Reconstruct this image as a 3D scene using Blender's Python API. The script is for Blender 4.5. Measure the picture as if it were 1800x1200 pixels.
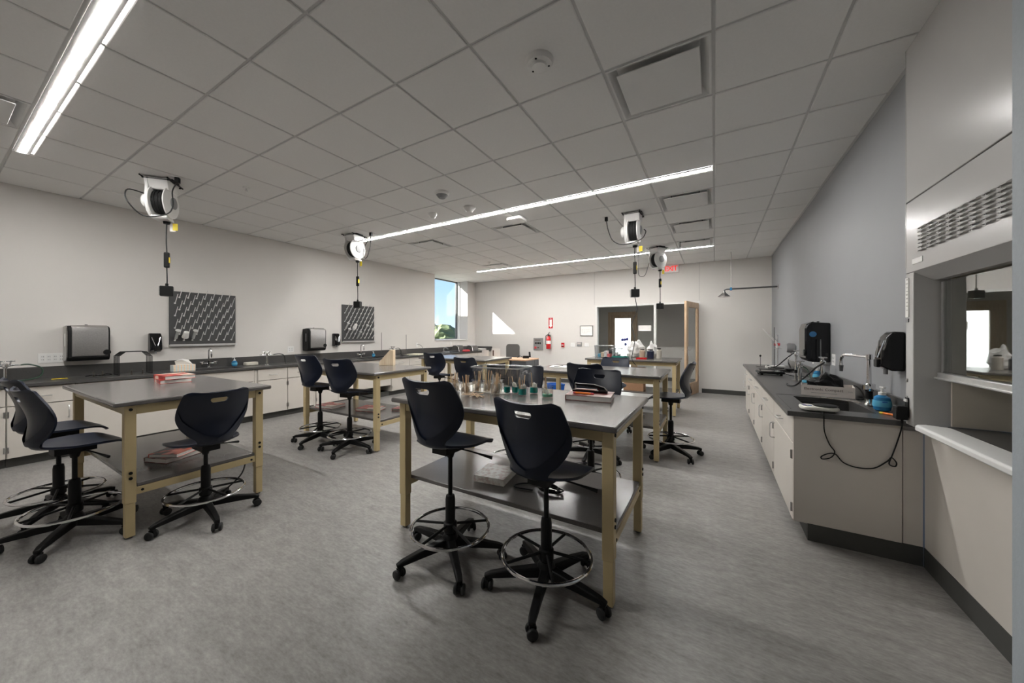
import bpy, bmesh, math, random
from mathutils import Vector, Matrix
random.seed(7)
for o in list(bpy.data.objects): bpy.data.objects.remove(o, do_unlink=True)
S = bpy.context.scene
COL = S.collection
R = math.radians
PI = math.pi

# ------------------------------------------------------------------ camera
YAW = 0.542367
cd = bpy.data.cameras.new('camera'); cam = bpy.data.objects.new('camera', cd); COL.objects.link(cam)
cd.sensor_width = 36; cd.lens = 621.28 * 36 / 1800
cd.shift_x = (900 - 881.94) / 1800; cd.shift_y = -(600 - 586.82) / 1800
cd.clip_start = 0.05; cd.clip_end = 500
cam.location = (0, 0, 1.372); cam.rotation_euler = (R(90), 0, YAW)
S.camera = cam
# ------------------------------------------------------------------ exposure, world, sun, daylight
S.view_settings.view_transform = 'Standard'; S.view_settings.look = 'None'
S.view_settings.gamma = 1; S.view_settings.use_curve_mapping = False
S.view_settings.exposure = 0.64
STRIP = 122.0            # emission strength of the ceiling strips
W = bpy.data.worlds.new('world'); S.world = W; W.use_nodes = True
wn = W.node_tree.nodes; wl = W.node_tree.links
for n in list(wn): wn.remove(n)
wo = wn.new('ShaderNodeOutputWorld'); wb = wn.new('ShaderNodeBackground'); wb.inputs[1].default_value = .9
tc = wn.new('ShaderNodeTexCoord'); sx = wn.new('ShaderNodeSeparateXYZ'); wr = wn.new('ShaderNodeValToRGB')
wr.color_ramp.elements[0].position = 0.0; wr.color_ramp.elements[0].color = (.70, .83, 1.0, 1)
wr.color_ramp.elements[1].position = 0.45; wr.color_ramp.elements[1].color = (.12, .33, .80, 1)
e = wr.color_ramp.elements.new(.12); e.color = (.46, .68, 1.0, 1)
wl.new(tc.outputs['Generated'], sx.inputs[0]); wl.new(sx.outputs[2], wr.inputs[0])
wl.new(wr.outputs[0], wb.inputs[0]); wl.new(wb.outputs[0], wo.inputs[0])
sd = bpy.data.lights.new('sun_offscreen', 'SUN'); sun = bpy.data.objects.new('sun_offscreen', sd); COL.objects.link(sun)
sd.energy = 26.0; sd.angle = R(.5); sd.color = (1, .96, .9)
sun.rotation_euler = Vector((1.68, 1.0, -1.39)).to_track_quat('-Z', 'Y').to_euler(); sun.location = (-12, 2, 9)

# ------------------------------------------------------------------ materials
MATS = {}
def _base(name):
    m = bpy.data.materials.new(name); m.use_nodes = True; MATS[name] = m
    return m, m.node_tree.nodes, m.node_tree.links, m.node_tree.nodes['Principled BSDF']
def mat(name, col, rough=.5, metal=0, var=.04, scale=30, bump=0, bscale=200, spec=.5, coat=0):
    m, n, l, b = _base(name)
    t = n.new('ShaderNodeTexCoord'); nz = n.new('ShaderNodeTexNoise'); nz.inputs['Scale'].default_value = scale
    nz.inputs['Detail'].default_value = 4
    l.new(t.outputs['Object'], nz.inputs['Vector'])
    rp = n.new('ShaderNodeValToRGB')
    rp.color_ramp.elements[0].position = .3; rp.color_ramp.elements[1].position = .7
    rp.color_ramp.elements[0].color = tuple(max(0, c * (1 - var)) for c in col) + (1,)
    rp.color_ramp.elements[1].color = tuple(min(1, c * (1 + var)) for c in col) + (1,)
    l.new(nz.outputs['Fac'], rp.inputs[0]); l.new(rp.outputs[0], b.inputs['Base Color'])
    b.inputs['Roughness'].default_value = rough; b.inputs['Metallic'].default_value = metal
    b.inputs['Specular IOR Level'].default_value = spec; b.inputs['Coat Weight'].default_value = coat
    if bump:
        n2 = n.new('ShaderNodeTexNoise'); n2.inputs['Scale'].default_value = bscale
        l.new(t.outputs['Object'], n2.inputs['Vector'])
        bp = n.new('ShaderNodeBump'); bp.inputs['Strength'].default_value = bump; bp.inputs['Distance'].default_value = .002
        l.new(n2.outputs['Fac'], bp.inputs['Height']); l.new(bp.outputs[0], b.inputs['Normal'])
    return m
def emis(name, col, st):
    m, n, l, b = _base(name)
    b.inputs['Base Color'].default_value = tuple(col) + (1,)
    b.inputs['Emission Color'].default_value = tuple(col) + (1,); b.inputs['Emission Strength'].default_value = st
    return m
def glass(name, tint=(1, 1, 1), ior=1.5, extra=0.0, rough=0.0):
    """thin clear sheet: transparent, with fresnel reflection"""
    m, n, l, b = _base(name); n.remove(b)
    out = n['Material Output']; tr = n.new('ShaderNodeBsdfTransparent'); gl = n.new('ShaderNodeBsdfGlossy')
    tr.inputs[0].default_value = tuple(tint) + (1,); gl.inputs['Roughness'].default_value = rough
    fr = n.new('ShaderNodeLayerWeight'); fr.inputs[0].default_value = .5
    pw = n.new('ShaderNodeMath'); pw.operation = 'POWER'; pw.inputs[1].default_value = 5; l.new(fr.outputs['Facing'], pw.inputs[0])
    ad = n.new('ShaderNodeMath'); ad.operation = 'ADD'; ad.use_clamp = True; ad.inputs[1].default_value = extra + ((ior - 1) / (ior + 1)) ** 2
    mx = n.new('ShaderNodeMixShader'); l.new(pw.outputs[0], ad.inputs[0]); l.new(ad.outputs[0], mx.inputs[0])
    l.new(tr.outputs[0], mx.inputs[1]); l.new(gl.outputs[0], mx.inputs[2]); l.new(mx.outputs[0], out.inputs[0])
    return m
def wood(name, a, b_, scale=6, rough=.45):
    m, n, l, b = _base(name)
    t = n.new('ShaderNodeTexCoord'); mp = n.new('ShaderNodeMapping'); mp.inputs['Scale'].default_value = (scale * 3, scale * 3, scale * .3)
    nz = n.new('ShaderNodeTexNoise'); nz.inputs['Scale'].default_value = 3; nz.inputs['Detail'].default_value = 6
    rp = n.new('ShaderNodeValToRGB'); rp.color_ramp.elements[0].color = tuple(a) + (1,); rp.color_ramp.elements[1].color = tuple(b_) + (1,)
    rp.color_ramp.elements[0].position = .35; rp.color_ramp.elements[1].position = .65
    l.new(t.outputs['Object'], mp.inputs[0]); l.new(mp.outputs[0], nz.inputs['Vector']); l.new(nz.outputs['Fac'], rp.inputs[0])
    l.new(rp.outputs[0], b.inputs['Base Color']); b.inputs['Roughness'].default_value = rough
    return m
def floor_mat():
    m, n, l, b = _base('linoleum')
    t = n.new('ShaderNodeTexCoord')
    def nz(sc, det, stretch):
        mp = n.new('ShaderNodeMapping'); mp.inputs['Scale'].default_value = stretch; l.new(t.outputs['Object'], mp.inputs[0])
        k = n.new('ShaderNodeTexNoise'); k.inputs['Scale'].default_value = sc; k.inputs['Detail'].default_value = det
        k.inputs['Roughness'].default_value = .65; l.new(mp.outputs[0], k.inputs['Vector']); return k
    a = nz(9, 8, (.8, 2.0, 1)); c = nz(46, 6, (.6, 1.5, 1))
    mx = n.new('ShaderNodeMath'); mx.operation = 'ADD'; l.new(a.outputs['Fac'], mx.inputs[0]); l.new(c.outputs['Fac'], mx.inputs[1])
    rp = n.new('ShaderNodeValToRGB'); rp.color_ramp.elements[0].position = .36; rp.color_ramp.elements[1].position = .68
    rp.color_ramp.elements[0].color = (.180, .172, .163, 1); rp.color_ramp.elements[1].color = (.365, .352, .336, 1)
    hf = n.new('ShaderNodeMath'); hf.operation = 'MULTIPLY'; hf.inputs[1].default_value = .5; l.new(mx.outputs[0], hf.inputs[0])
    l.new(hf.outputs[0], rp.inputs[0]); l.new(rp.outputs[0], b.inputs['Base Color'])
    b.inputs['Roughness'].default_value = .36; b.inputs['Specular IOR Level'].default_value = .45
    return m
def leaf_mat():
    m, n, l, b = _base('foliage')
    t = n.new('ShaderNodeTexCoord'); nz = n.new('ShaderNodeTexNoise'); nz.inputs['Scale'].default_value = 1.4; nz.inputs['Detail'].default_value = 8
    rp = n.new('ShaderNodeValToRGB'); rp.color_ramp.elements[0].color = (.035, .06, .02, 1); rp.color_ramp.elements[1].color = (.13, .16, .055, 1)
    l.new(t.outputs['Object'], nz.inputs['Vector']); l.new(nz.outputs['Fac'], rp.inputs[0]); l.new(rp.outputs[0], b.inputs['Base Color'])
    b.inputs['Roughness'].default_value = .8
    return m
def plaid_mat():
    m, n, l, b = _base('plaid_card')
    t = n.new('ShaderNodeTexCoord')
    def wave(d, sc):
        w = n.new('ShaderNodeTexWave'); w.wave_type = 'BANDS'; w.bands_direction = d; w.inputs['Scale'].default_value = sc
        l.new(t.outputs['Object'], w.inputs['Vector']); return w
    r1 = n.new('ShaderNodeValToRGB'); r1.color_ramp.elements[0].color = (.85, .50, .20, 1); r1.color_ramp.elements[1].color = (.45, .62, .72, 1)
    e1 = r1.color_ramp.elements.new(.5); e1.color = (.85, .80, .70, 1)
    l.new(wave('Y', 9).outputs['Fac'], r1.inputs[0])
    r2 = n.new('ShaderNodeValToRGB'); r2.color_ramp.elements[0].color = (.86, .80, .68, 1); r2.color_ramp.elements[1].color = (.6, .45, .35, 1)
    r2.color_ramp.elements[0].position = .6
    l.new(wave('Z', 14).outputs['Fac'], r2.inputs[0])
    mx = n.new('ShaderNodeMix'); mx.data_type = 'RGBA'; mx.inputs[0].default_value = .45
    l.new(r1.outputs[0], mx.inputs[6]); l.new(r2.outputs[0], mx.inputs[7]); l.new(mx.outputs[2], b.inputs['Base Color'])
    b.inputs['Roughness'].default_value = .6
    return m
def cover_mat(name, cols, sc=9):
    m, n, l, b = _base(name)
    t = n.new('ShaderNodeTexCoord'); nz = n.new('ShaderNodeTexNoise'); nz.inputs['Scale'].default_value = sc; nz.inputs['Detail'].default_value = 2
    rp = n.new('ShaderNodeValToRGB'); rp.color_ramp.elements[0].color = cols[0] + (1,); rp.color_ramp.elements[1].color = cols[-1] + (1,)
    rp.color_ramp.elements[0].position = .42; rp.color_ramp.elements[1].position = .6
    if len(cols) == 3:
        e_ = rp.color_ramp.elements.new(.52); e_.color = cols[1] + (1,)
    l.new(t.outputs['Object'], nz.inputs['Vector']); l.new(nz.outputs['Fac'], rp.inputs[0]); l.new(rp.outputs[0], b.inputs['Base Color'])
    b.inputs['Roughness'].default_value = .3
    return m

WALL = mat('wall_paint', (.66, .632, .60), .7, var=.012, scale=3, bump=.05, bscale=300)
ACC = mat('accent_paint', (.275, .28, .288), .55, var=.015, scale=3, bump=.05, bscale=300)
COLP = mat('column_paint', (.36, .40, .43), .6, var=.03, scale=60, bump=.25, bscale=120)
TILE = mat('ceiling_tile', (.82, .812, .795), .9, var=.015, scale=60, bump=.12, bscale=260)
TBAR = mat('grid_paint', (.60, .595, .585), .55, var=.01)
FLOOR = floor_mat()
BASEB = mat('rubber_base', (.055, .055, .050), .55)
CAB = mat('cabinet_paint', (.585, .545, .495), .42, var=.015, scale=8)
CABIN = mat('cabinet_edge', (.42, .40, .38), .5)
EPOXY = mat('epoxy_resin', (.060, .058, .056), .30, var=.10, scale=120, spec=.55)
LAM = mat('laminate', (.118, .109, .103), .21, var=.05, scale=150, spec=.62)
BEIGE = mat('beige_steel', (.54, .43, .235), .45, var=.02, scale=10)
BLACK = mat('black_plastic', (.007, .007, .007), .45, spec=.2)
RUBBER = mat('black_rubber', (.010, .010, .010), .6)
GLOSSB = mat('gloss_black', (.004, .004, .005), .10, spec=.4)
NAVY = mat('navy_plastic', (.0055, .009, .021), .36, var=.06, scale=40, bump=.06, bscale=500, spec=.38)
CHROME = mat('chrome', (.75, .75, .76), .10, metal=1, var=.02)
STEEL = mat('brushed_steel', (.42, .41, .40), .30, metal=1, var=.08, scale=80)
STEELD = mat('dark_steel', (.16, .16, .16), .35, metal=1)
ALU = mat('aluminium', (.72, .72, .71), .35, metal=1)
WHITE = mat('white_plastic', (.78, .77, .75), .35, var=.01)
WHITEM = mat('white_metal', (.74, .735, .72), .5, var=.01)
PAPER = mat('paper', (.82, .80, .77), .8, var=.02)
HOODM = mat('hood_paint', (.50, .49, .475), .24, var=.01, scale=6)
LINER = mat('hood_liner', (.60, .545, .46), .5, var=.015)
GREYP = mat('grey_plastic', (.25, .25, .255), .5)
GREYF = mat('grey_fabric', (.11, .105, .10), .9, var=.15, scale=200)
DESKG = mat('desk_panel', (.085, .088, .095), .5)
RED = mat('red_paint', (.55, .012, .016), .25, coat=.3)
REDP = mat('red_plastic', (.62, .06, .07), .45)
YELLOW = mat('yellow_tag', (.80, .62, .03), .5)
ORANGE = mat('orange_marker', (.90, .22, .02), .3)
BLUE = mat('blue_bin', (.01, .10, .42), .45)
SOAPB = mat('blue_soap', (.03, .19, .40), .12, var=.1, scale=20)
SOAPL = mat('soap_label', (.10, .42, .62), .3)
TEAL = mat('teal_liquid', (.0, .33, .31), .1, spec=.6)
GREEN2 = mat('green_liquid', (.10, .42, .30), .1, spec=.6)
CLAY = mat('clay_white', (.84, .78, .70), .6)
GREENH = mat('green_hose', (.012, .045, .022), .45)
CARD = mat('cardboard', (.36, .20, .11), .8)
CARTON = mat('white_carton', (.78, .72, .67), .5)
INK = mat('print_ink', (.10, .06, .05), .6)
INKG = mat('print_grey', (.45, .42, .40), .6)
BAG = mat('white_bag', (.84, .83, .80), .6)
CREAM = mat('cream_paper', (.78, .74, .62), .7)
CONC = mat('sun_block_concrete', (.60, .58, .55), .8)
GROUND = mat('lawn', (.11, .115, .085), .9, var=.3, scale=2)
CORR = mat('corridor_paint', (.58, .545, .505), .7, var=.01)
FRAMEM = mat('alu_frame', (.70, .69, .67), .45)
OAK = wood('oak_wood', (.42, .28, .17), (.60, .43, .28))
PINE = wood('pine_wood', (.72, .55, .36), (.83, .70, .52))
REEDM = wood('reed_wood', (.62, .42, .24), (.74, .55, .36))
DESKT = wood('desk_wood', (.58, .34, .20), (.70, .46, .30))
LEAF = leaf_mat()
PLAID = plaid_mat()
GLASS = glass('window_glass', (.96, .98, .98), 1.45)
SASHG = glass('sash_glass', (.80, .82, .80), 1.5, .22)
CLEAR = glass('clear_plastic', (.90, .91, .92), 1.45, .03, .03)
JARG = glass('jar_glass', (.93, .93, .91), 1.45, .02)
FROST = glass('frosted_jar', (.80, .76, .70), 1.4, .05, .3)
SEAM = mat('wall_seam', (.52, .50, .48), .6)
MILK = glass('milky_jar', (.93, .91, .88), 1.4, .12, .4)
STRIPM = emis('strip_lens', (1, .985, .96), STRIP)
EXITM = emis('exit_letters', (.85, .02, .015), .8)
EXITF = mat('exit_face', (.82, .81, .79), .4)
BOOKR = cover_mat('red_cover', [(.30, .02, .02), (.62, .06, .03), (.75, .62, .52)], 9)
BOOKF = cover_mat('flame_cover', [(.02, .02, .02), (.62, .05, .03), (.80, .25, .18)], 12)
BOOKB = cover_mat('brown_cover', [(.13, .025, .02), (.22, .05, .04), (.55, .45, .42)], 6)
BOOKW = cover_mat('pale_cover', [(.80, .78, .73), (.70, .66, .60), (.60, .48, .44)], 30)
PAGES = mat('book_pages', (.80, .77, .72), .8, var=.06, scale=400)

# ------------------------------------------------------------------ mesh helpers
class MB:
    def __init__(s): s.v = []; s.f = []
    def add(s, vs, fs):
        k = len(s.v); s.v += [tuple(v) for v in vs]; s.f += [tuple(i + k for i in f) for f in fs]; return s
    def box(s, x0, x1, y0, y1, z0, z1):
        x0, x1 = sorted((x0, x1)); y0, y1 = sorted((y0, y1)); z0, z1 = sorted((z0, z1))
        return s.add([(x0, y0, z0), (x1, y0, z0), (x1, y1, z0), (x0, y1, z0), (x0, y0, z1), (x1, y0, z1), (x1, y1, z1), (x0, y1, z1)],
                     [(0, 3, 2, 1), (4, 5, 6, 7), (0, 1, 5, 4), (1, 2, 6, 5), (2, 3, 7, 6), (3, 0, 4, 7)])
    def obox(s, c, sx_, sy_, sz_, m=None):
        """box of full sizes about c, turned by matrix m"""
        m = m or Matrix.Identity(3); vs = []
        for z in (-.5, .5):
            for x, y in ((-.5, -.5), (.5, -.5), (.5, .5), (-.5, .5)):
                vs.append(Vector(c) + m @ Vector((x * sx_, y * sy_, z * sz_)))
        return s.add(vs, [(0, 3, 2, 1), (4, 5, 6, 7), (0, 1, 5, 4), (1, 2, 6, 5), (2, 3, 7, 6), (3, 0, 4, 7)])
    def cyl(s, p0, p1, r0, r1=None, n=14, cap=True):
        r1 = r0 if r1 is None else r1
        p0 = Vector(p0); p1 = Vector(p1); d = (p1 - p0).normalized()
        a = d.orthogonal().normalized(); b = d.cross(a); vs = []
        for p, r in ((p0, r0), (p1, r1)):
            for i in range(n):
                t = 2 * PI * i / n; vs.append(p + a * (r * math.cos(t)) + b * (r * math.sin(t)))
        fs = [(i, (i + 1) % n, n + (i + 1) % n, n + i) for i in range(n)]
        if cap: fs += [tuple(range(n))[::-1], tuple(range(n, 2 * n))]
        return s.add(vs, fs)
    def tube(s, pts, r, n=8, closed=False):
        pts = [Vector(p) for p in pts]; m = len(pts); vs = []; up = None
        rs = r if isinstance(r, (list, tuple)) else [r] * m
        for i, p in enumerate(pts):
            a = pts[(i - 1) % m] if (closed or i > 0) else p
            b = pts[(i + 1) % m] if (closed or i < m - 1) else p
            d = (b - a).normalized()
            if up is None: up = d.orthogonal().normalized()
            up = (up - d * up.dot(d)); up = up.normalized() if up.length > 1e-6 else d.orthogonal().normalized()
            sd_ = d.cross(up)
            for j in range(n):
                t = 2 * PI * j / n; vs.append(p + up * (rs[i] * math.cos(t)) + sd_ * (rs[i] * math.sin(t)))
        fs = []
        for i in range(m if closed else m - 1):
            for j in range(n):
                k = (i + 1) % m
                fs.append((i * n + j, i * n + (j + 1) % n, k * n + (j + 1) % n, k * n + j))
        if not closed: fs += [tuple(range(n))[::-1], tuple(range((m - 1) * n, m * n))]
        return s.add(vs, fs)
    def lathe(s, prof, n=20, c=(0, 0, 0), axis='z', cap=True):
        vs = []
        for r, h in prof:
            for j in range(n):
                t = 2 * PI * j / n; x, y = r * math.cos(t), r * math.sin(t)
                p = {'z': (x, y, h), 'x': (h, x, y), 'y': (y, h, x)}[axis]
                vs.append((p[0] + c[0], p[1] + c[1], p[2] + c[2]))
        fs = []
        for i in range(len(prof) - 1):
            for j in range(n): fs.append((i * n + j, i * n + (j + 1) % n, (i + 1) * n + (j + 1) % n, (i + 1) * n + j))
        if cap: fs += [tuple(range(n))[::-1], tuple(range((len(prof) - 1) * n, len(prof) * n))]
        return s.add(vs, fs)
    def prism(s, poly, a0, a1, axis='x'):
        """extrude polygon (list of 2D points) along axis; x:(y,z) y:(x,z) z:(x,y)"""
        n = len(poly)
        def P(q, a): return {'x': (a, q[0], q[1]), 'y': (q[0], a, q[1]), 'z': (q[0], q[1], a)}[axis]
        vs = [P(q, a0) for q in poly] + [P(q, a1) for q in poly]
        return s.add(vs, [tuple(range(n))[::-1], tuple(range(n, 2 * n))] + [(i, (i + 1) % n, n + (i + 1) % n, n + i) for i in range(n)])
    def mesh(s, name, m, smooth=True, ang=35):
        me = bpy.data.meshes.new(name); me.from_pydata(s.v, [], s.f)
        bm = bmesh.new(); bm.from_mesh(me); bmesh.ops.recalc_face_normals(bm, faces=bm.faces); bm.to_mesh(me); bm.free()
        me.materials.append(m)
        if smooth:
            me.polygons.foreach_set('use_smooth', [True] * len(me.polygons)); me.set_sharp_from_angle(angle=R(ang))
        me.update(); return me
    def build(s, name, m, parent=None, bevel=0, loc=(0, 0, 0), rot=None, seg=2, ang=35):
        return link(name, s.mesh(name, m, ang=ang), parent, bevel, loc, rot, seg)
def link(name, me, parent=None, bevel=0, loc=(0, 0, 0), rot=None, seg=2):
    o = bpy.data.objects.new(name, me); COL.objects.link(o); o.location = loc
    if rot: o.rotation_euler = rot
    if parent: o.parent = parent
    if bevel:
        md = o.modifiers.new('bevel', 'BEVEL'); md.width = bevel; md.segments = seg; md.limit_method = 'ANGLE'; md.angle_limit = R(40)
    return o
def tag(o, label, cat, group=None, kind=None):
    if label: o['label'] = label
    if cat: o['category'] = cat
    if group: o['group'] = group
    if kind: o['kind'] = kind
    return o
def thing(name, label, cat, loc=(0, 0, 0), rz=0, group=None):
    o = bpy.data.objects.new(name, None); COL.objects.link(o); o.empty_display_size = .05
    o.location = loc; o.rotation_euler = (0, 0, rz)
    return tag(o, label, cat, group)
def struct(name, mb, m, parent=None, bevel=0):
    o = mb.build(name, m, parent, bevel)
    if not parent: o['kind'] = 'structure'
    return o
def copy_tree(o, parent=None):
    c = o.copy(); COL.objects.link(c); c.parent = parent
    for ch in list(o.children): copy_tree(ch, c)
    return c
def again(o, loc, rz, label=None, group=None):
    c = copy_tree(o); c.location = loc; c.rotation_euler = (0, 0, rz)
    if label: c['label'] = label
    if group: c['group'] = group
    return c
def text(name, body, size, m, parent=None, loc=(0, 0, 0), rot=(0, 0, 0), depth=.0004, align='CENTER'):
    cu = bpy.data.curves.new(name, 'FONT'); cu.body = body; cu.size = size; cu.extrude = depth
    cu.align_x = align; cu.align_y = 'CENTER'; cu.resolution_u = 2
    t = bpy.data.objects.new(name, cu); COL.objects.link(t)
    dg = bpy.context.evaluated_depsgraph_get()
    me = bpy.data.meshes.new_from_object(t.evaluated_get(dg)); bpy.data.objects.remove(t, do_unlink=True)
    me.materials.clear(); me.materials.append(m)
    return link(name, me, parent, 0, loc, rot)
def smooth_path(pts, k=6):
    """catmull-rom through pts"""
    pts = [Vector(p) for p in pts]; out = []
    for i in range(len(pts) - 1):
        p0 = pts[max(i - 1, 0)]; p1 = pts[i]; p2 = pts[i + 1]; p3 = pts[min(i + 2, len(pts) - 1)]
        for j in range(k):
            t = j / k
            out.append(.5 * ((2 * p1) + (p2 - p0) * t + (2 * p0 - 5 * p1 + 4 * p2 - p3) * t * t + (3 * p1 - p0 - 3 * p2 + p3) * t ** 3))
    out.append(pts[-1]); return out
def ring(c, r, axis='z', n=40):
    f = {'z': lambda a: (r * math.cos(a), r * math.sin(a), 0), 'x': lambda a: (0, r * math.cos(a), r * math.sin(a)), 'y': lambda a: (r * math.cos(a), 0, r * math.sin(a))}[axis]
    return [Vector(c) + Vector(f(2 * PI * i / n)) for i in range(n)]
def rrect(w, h, r, n=5, cx=0, cy=0):
    pts = []
    for qx, qy, a0 in ((1, 1, 0), (-1, 1, 90), (-1, -1, 180), (1, -1, 270)):
        for i in range(n + 1):
            a = R(a0 + 90 * i / n); pts.append((cx + qx * (w / 2 - r) + r * math.cos(a), cy + qy * (h / 2 - r) + r * math.sin(a)))
    return pts

# ------------------------------------------------------------------ the room shell
XL, XR, YB, YF, ZC = -6.75, 1.05, 9.5, -2.6, 3.048
CT0 = .85
HY = 3.03                                  # right wall starts here, the hood stands before it
struct('floor', MB().box(XL - .5, XR + 1.2, YF - .1, 12.0, -.1, 0), FLOOR)
# left wall with the deep window recess
WY0, WY1, WZ0 = 7.55, 9.09, 1.19
w = MB().box(XL - .5, XL, YF, WY0, 0, ZC + .1).box(XL - .5, XL, WY1, YB + .1, 0, ZC + .1).box(XL - .5, XL, WY0, WY1, 0, WZ0)
struct('wall_left', w, WALL)
w = MB().box(XL, -2.76, YB, YB + .12, 0, ZC + .1).box(-2.76, -.30, YB, YB + .12, 2.14, ZC + .1).box(-.30, XR + .1, YB, YB + .12, 0, ZC + .1)
struct('wall_back', w, WALL)
struct('wall_right', MB().box(XR, XR + .12, HY, YB + .12, CT0, ZC + .1).box(XR, XR + .12, HY + .065, YB + .12, 0, CT0).box(XR, XR + .12, YF, 1.57, 0, ZC + .1), ACC)
struct('wall_front', MB().box(XL, XR + .1, YF - .1, YF, 0, ZC + .1), WALL)
struct('wall_column', MB().box(.882, XR + .5, 1.56, 1.96, 0, ZC), COLP)
# ceiling: slab, tiles and T bars
GX0, GY0, T = -1.2246, 2.2763, .6096
ceil = struct('ceiling', MB().box(XL - .5, XR + 1.2, YF - .1, YB + .1, ZC + .05, ZC + .2), TBAR)
xs = [XL] + [GX0 + T * i for i in range(-9, 4)] + [XR]
if xs[1] - xs[0] < .06: xs.pop(1); xs[0] = XL
ys = [GY0 + T * j for j in range(-6, 12)] + [YB]
STRIPS = [(.462, .552), (4.120, 4.210), (7.778, 7.868)]
SX0, SX1 = -5.49, -.028
tile_cache = {}
def tile(x0, x1, y0, y1):
    k = (round(x1 - x0, 3), round(y1 - y0, 3))
    if k not in tile_cache:
        a, b = k[0] / 2 - .009, k[1] / 2 - .009; c_ = .004
        mb = MB()
        vs = [(-a, -b, .02), (a, -b, .02), (a, b, .02), (-a, b, .02), (-a, -b, .004), (a, -b, .004), (a, b, .004), (-a, b, .004),
              (-a + c_, -b + c_, 0), (a - c_, -b + c_, 0), (a - c_, b - c_, 0), (-a + c_, b - c_, 0)]
        mb.add(vs, [(0, 1, 2, 3), (8, 9, 10, 11)] + [(i, (i + 1) % 4, 4 + (i + 1) % 4, 4 + i) for i in range(4)] + [(4 + i, 4 + (i + 1) % 4, 8 + (i + 1) % 4, 8 + i) for i in range(4)])
        tile_cache[k] = mb.mesh('tile', TILE, smooth=False)
    return link('tile', tile_cache[k], ceil, loc=((x0 + x1) / 2, (y0 + y1) / 2, ZC + random.uniform(-.0006, .0006)))
DIFF = [(1, 0), (1, 4), (1, 6), (1, 8), (-6, 4), (-6, 8), (-3, 4), (-6, -4)]     # grid cells (i, j) taken by air diffusers
def cell(i, j): return (GX0 + T * i, GY0 + T * j)
dcells = {(round(cell(i, j)[0], 2), round(cell(i, j)[1], 2)) for i, j in DIFF}
for a in range(len(xs) - 1):
    for b in range(len(ys) - 1):
        x0, x1, y0, y1 = xs[a], xs[a + 1], ys[b], ys[b + 1]
        if (round(x0, 2), round(y0, 2)) in dcells: continue
        if y1 < -1.0: continue
        hit = [s_ for s_ in STRIPS if y0 - .01 < s_[0] < y1]
        if hit and x0 >= SX0 - .05 and x1 <= (-2.45 if hit[0][0] < 1 else SX1) + .05:
            tile(max(x0, XL), x1, hit[0][1] + .012, y1)
        else: tile(x0, x1, y0, y1)
for x in xs[1:-1]:
    MB().box(-.013, .013, YF, YB, .009, .022).build('grid_bar', TBAR, ceil, loc=(x, 0, ZC))
for y in ys[:-1]:
    MB().box(XL, XR, -.013, .013, .010, .02).build('grid_bar', TBAR, ceil, loc=(0, y, ZC))
MB().box(XL, XL + .02, YF, YB, 0, .02).box(XR - .022, XR, HY, YB, -.002, .02).box(XL, XR, YB - .02, YB, 0, .02).build('wall_angle', TBAR, ceil, loc=(0, 0, ZC))
# ceiling strips
NM = ['close to the front of the room', 'over the middle tables', 'over the far tables']
for k, (a, b) in enumerate(STRIPS):
    SX1_ = -2.45 if k == 0 else SX1
    t = thing('strip_light', ['long recessed white strip light over the table with two stacked red books', 'long recessed white strip light over the middle tables, passing the wall dispensers',
                              'long recessed white strip light over the far tables, nearest the glazed back wall'][k], 'light', (0, (a + b) / 2, ZC), group='recessed strip lights')
    MB().box(SX0, SX1_, -.047, -.024, -.001, .0085).box(SX0, SX1_, .024, .047, -.001, .0085).box(SX0, SX0 + .006, -.024, .024, -.001, .0085).box(SX1_ - .006, SX1_, -.024, .024, -.001, .0085).build('housing', WHITEM, t)
    MB().box(SX0 + .008, SX1_ - .008, -.0225, .0225, -.0022, .006).build('lens', STRIPM, t)

# baseboards, trims
struct('baseboard_back', MB().box(-.26, XR, YB - .012, YB, 0, .10).box(-6.0, -2.82, YB - .012, YB, 0, .10), BASEB)
struct('baseboard_right', MB().box(XR - .012, XR, 7.45, YB - .012, 0, .10), BASEB)
struct('trim_1', MB().box(-2.80, -2.785, YB - .004, YB, 2.16, ZC), SEAM)
struct('trim_2', MB().box(-.315, -.302, YB - .004, YB, 2.16, ZC), SEAM)
# glazed screen and door in the back wall
fr = MB()
for x0, x1 in ((-2.76, -2.715), (-1.30, -1.245), (-.345, -.30)): fr.box(x0, x1, YB - .02, YB + .14, 0, 2.14)
fr.box(-2.715, -1.30, YB - .02, YB + .14, 2.095, 2.14).box(-1.245, -.345, YB - .02, YB + .14, 2.095, 2.14).box(-2.715, -1.30, YB - .02, YB + .14, 0, .10)
w2 = struct('window_2', fr, FRAMEM)
MB().box(-2.715, -1.30, YB + .055, YB + .063, .10, 2.095).build('pane', GLASS, w2)
# window in the left wall: frame, pane, sill
w3 = struct('window_3', MB().box(-7.21, -7.15, WY0, WY0 + .045, WZ0, ZC).box(-7.21, -7.15, WY1 - .045, WY1, WZ0, ZC).box(-7.21, -7.15, WY0 + .045, WY1 - .045, WZ0, WZ0 + .04)
            .box(-7.21, -7.15, WY0 + .045, WY1 - .045, ZC - .03, ZC), STEELD)
MB().box(-7.185, -7.177, WY0 + .045, WY1 - .045, WZ0 + .04, ZC - .03).build('pane', GLASS, w3)
MB().box(-7.15, -7.06, WY1 - .02, WY1 - .001, WZ0 + .025, ZC).build('jamb_liner', WHITEM, w3)
MB().box(-7.15, XL + .03, WY0, WY1, WZ0 - .002, WZ0 + .022).build('window_sill', WHITEM, w3)
MB().box(-7.25, XL, WY0, WY1, ZC, ZC + .04).build('window_head', WHITEM, w3)
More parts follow.
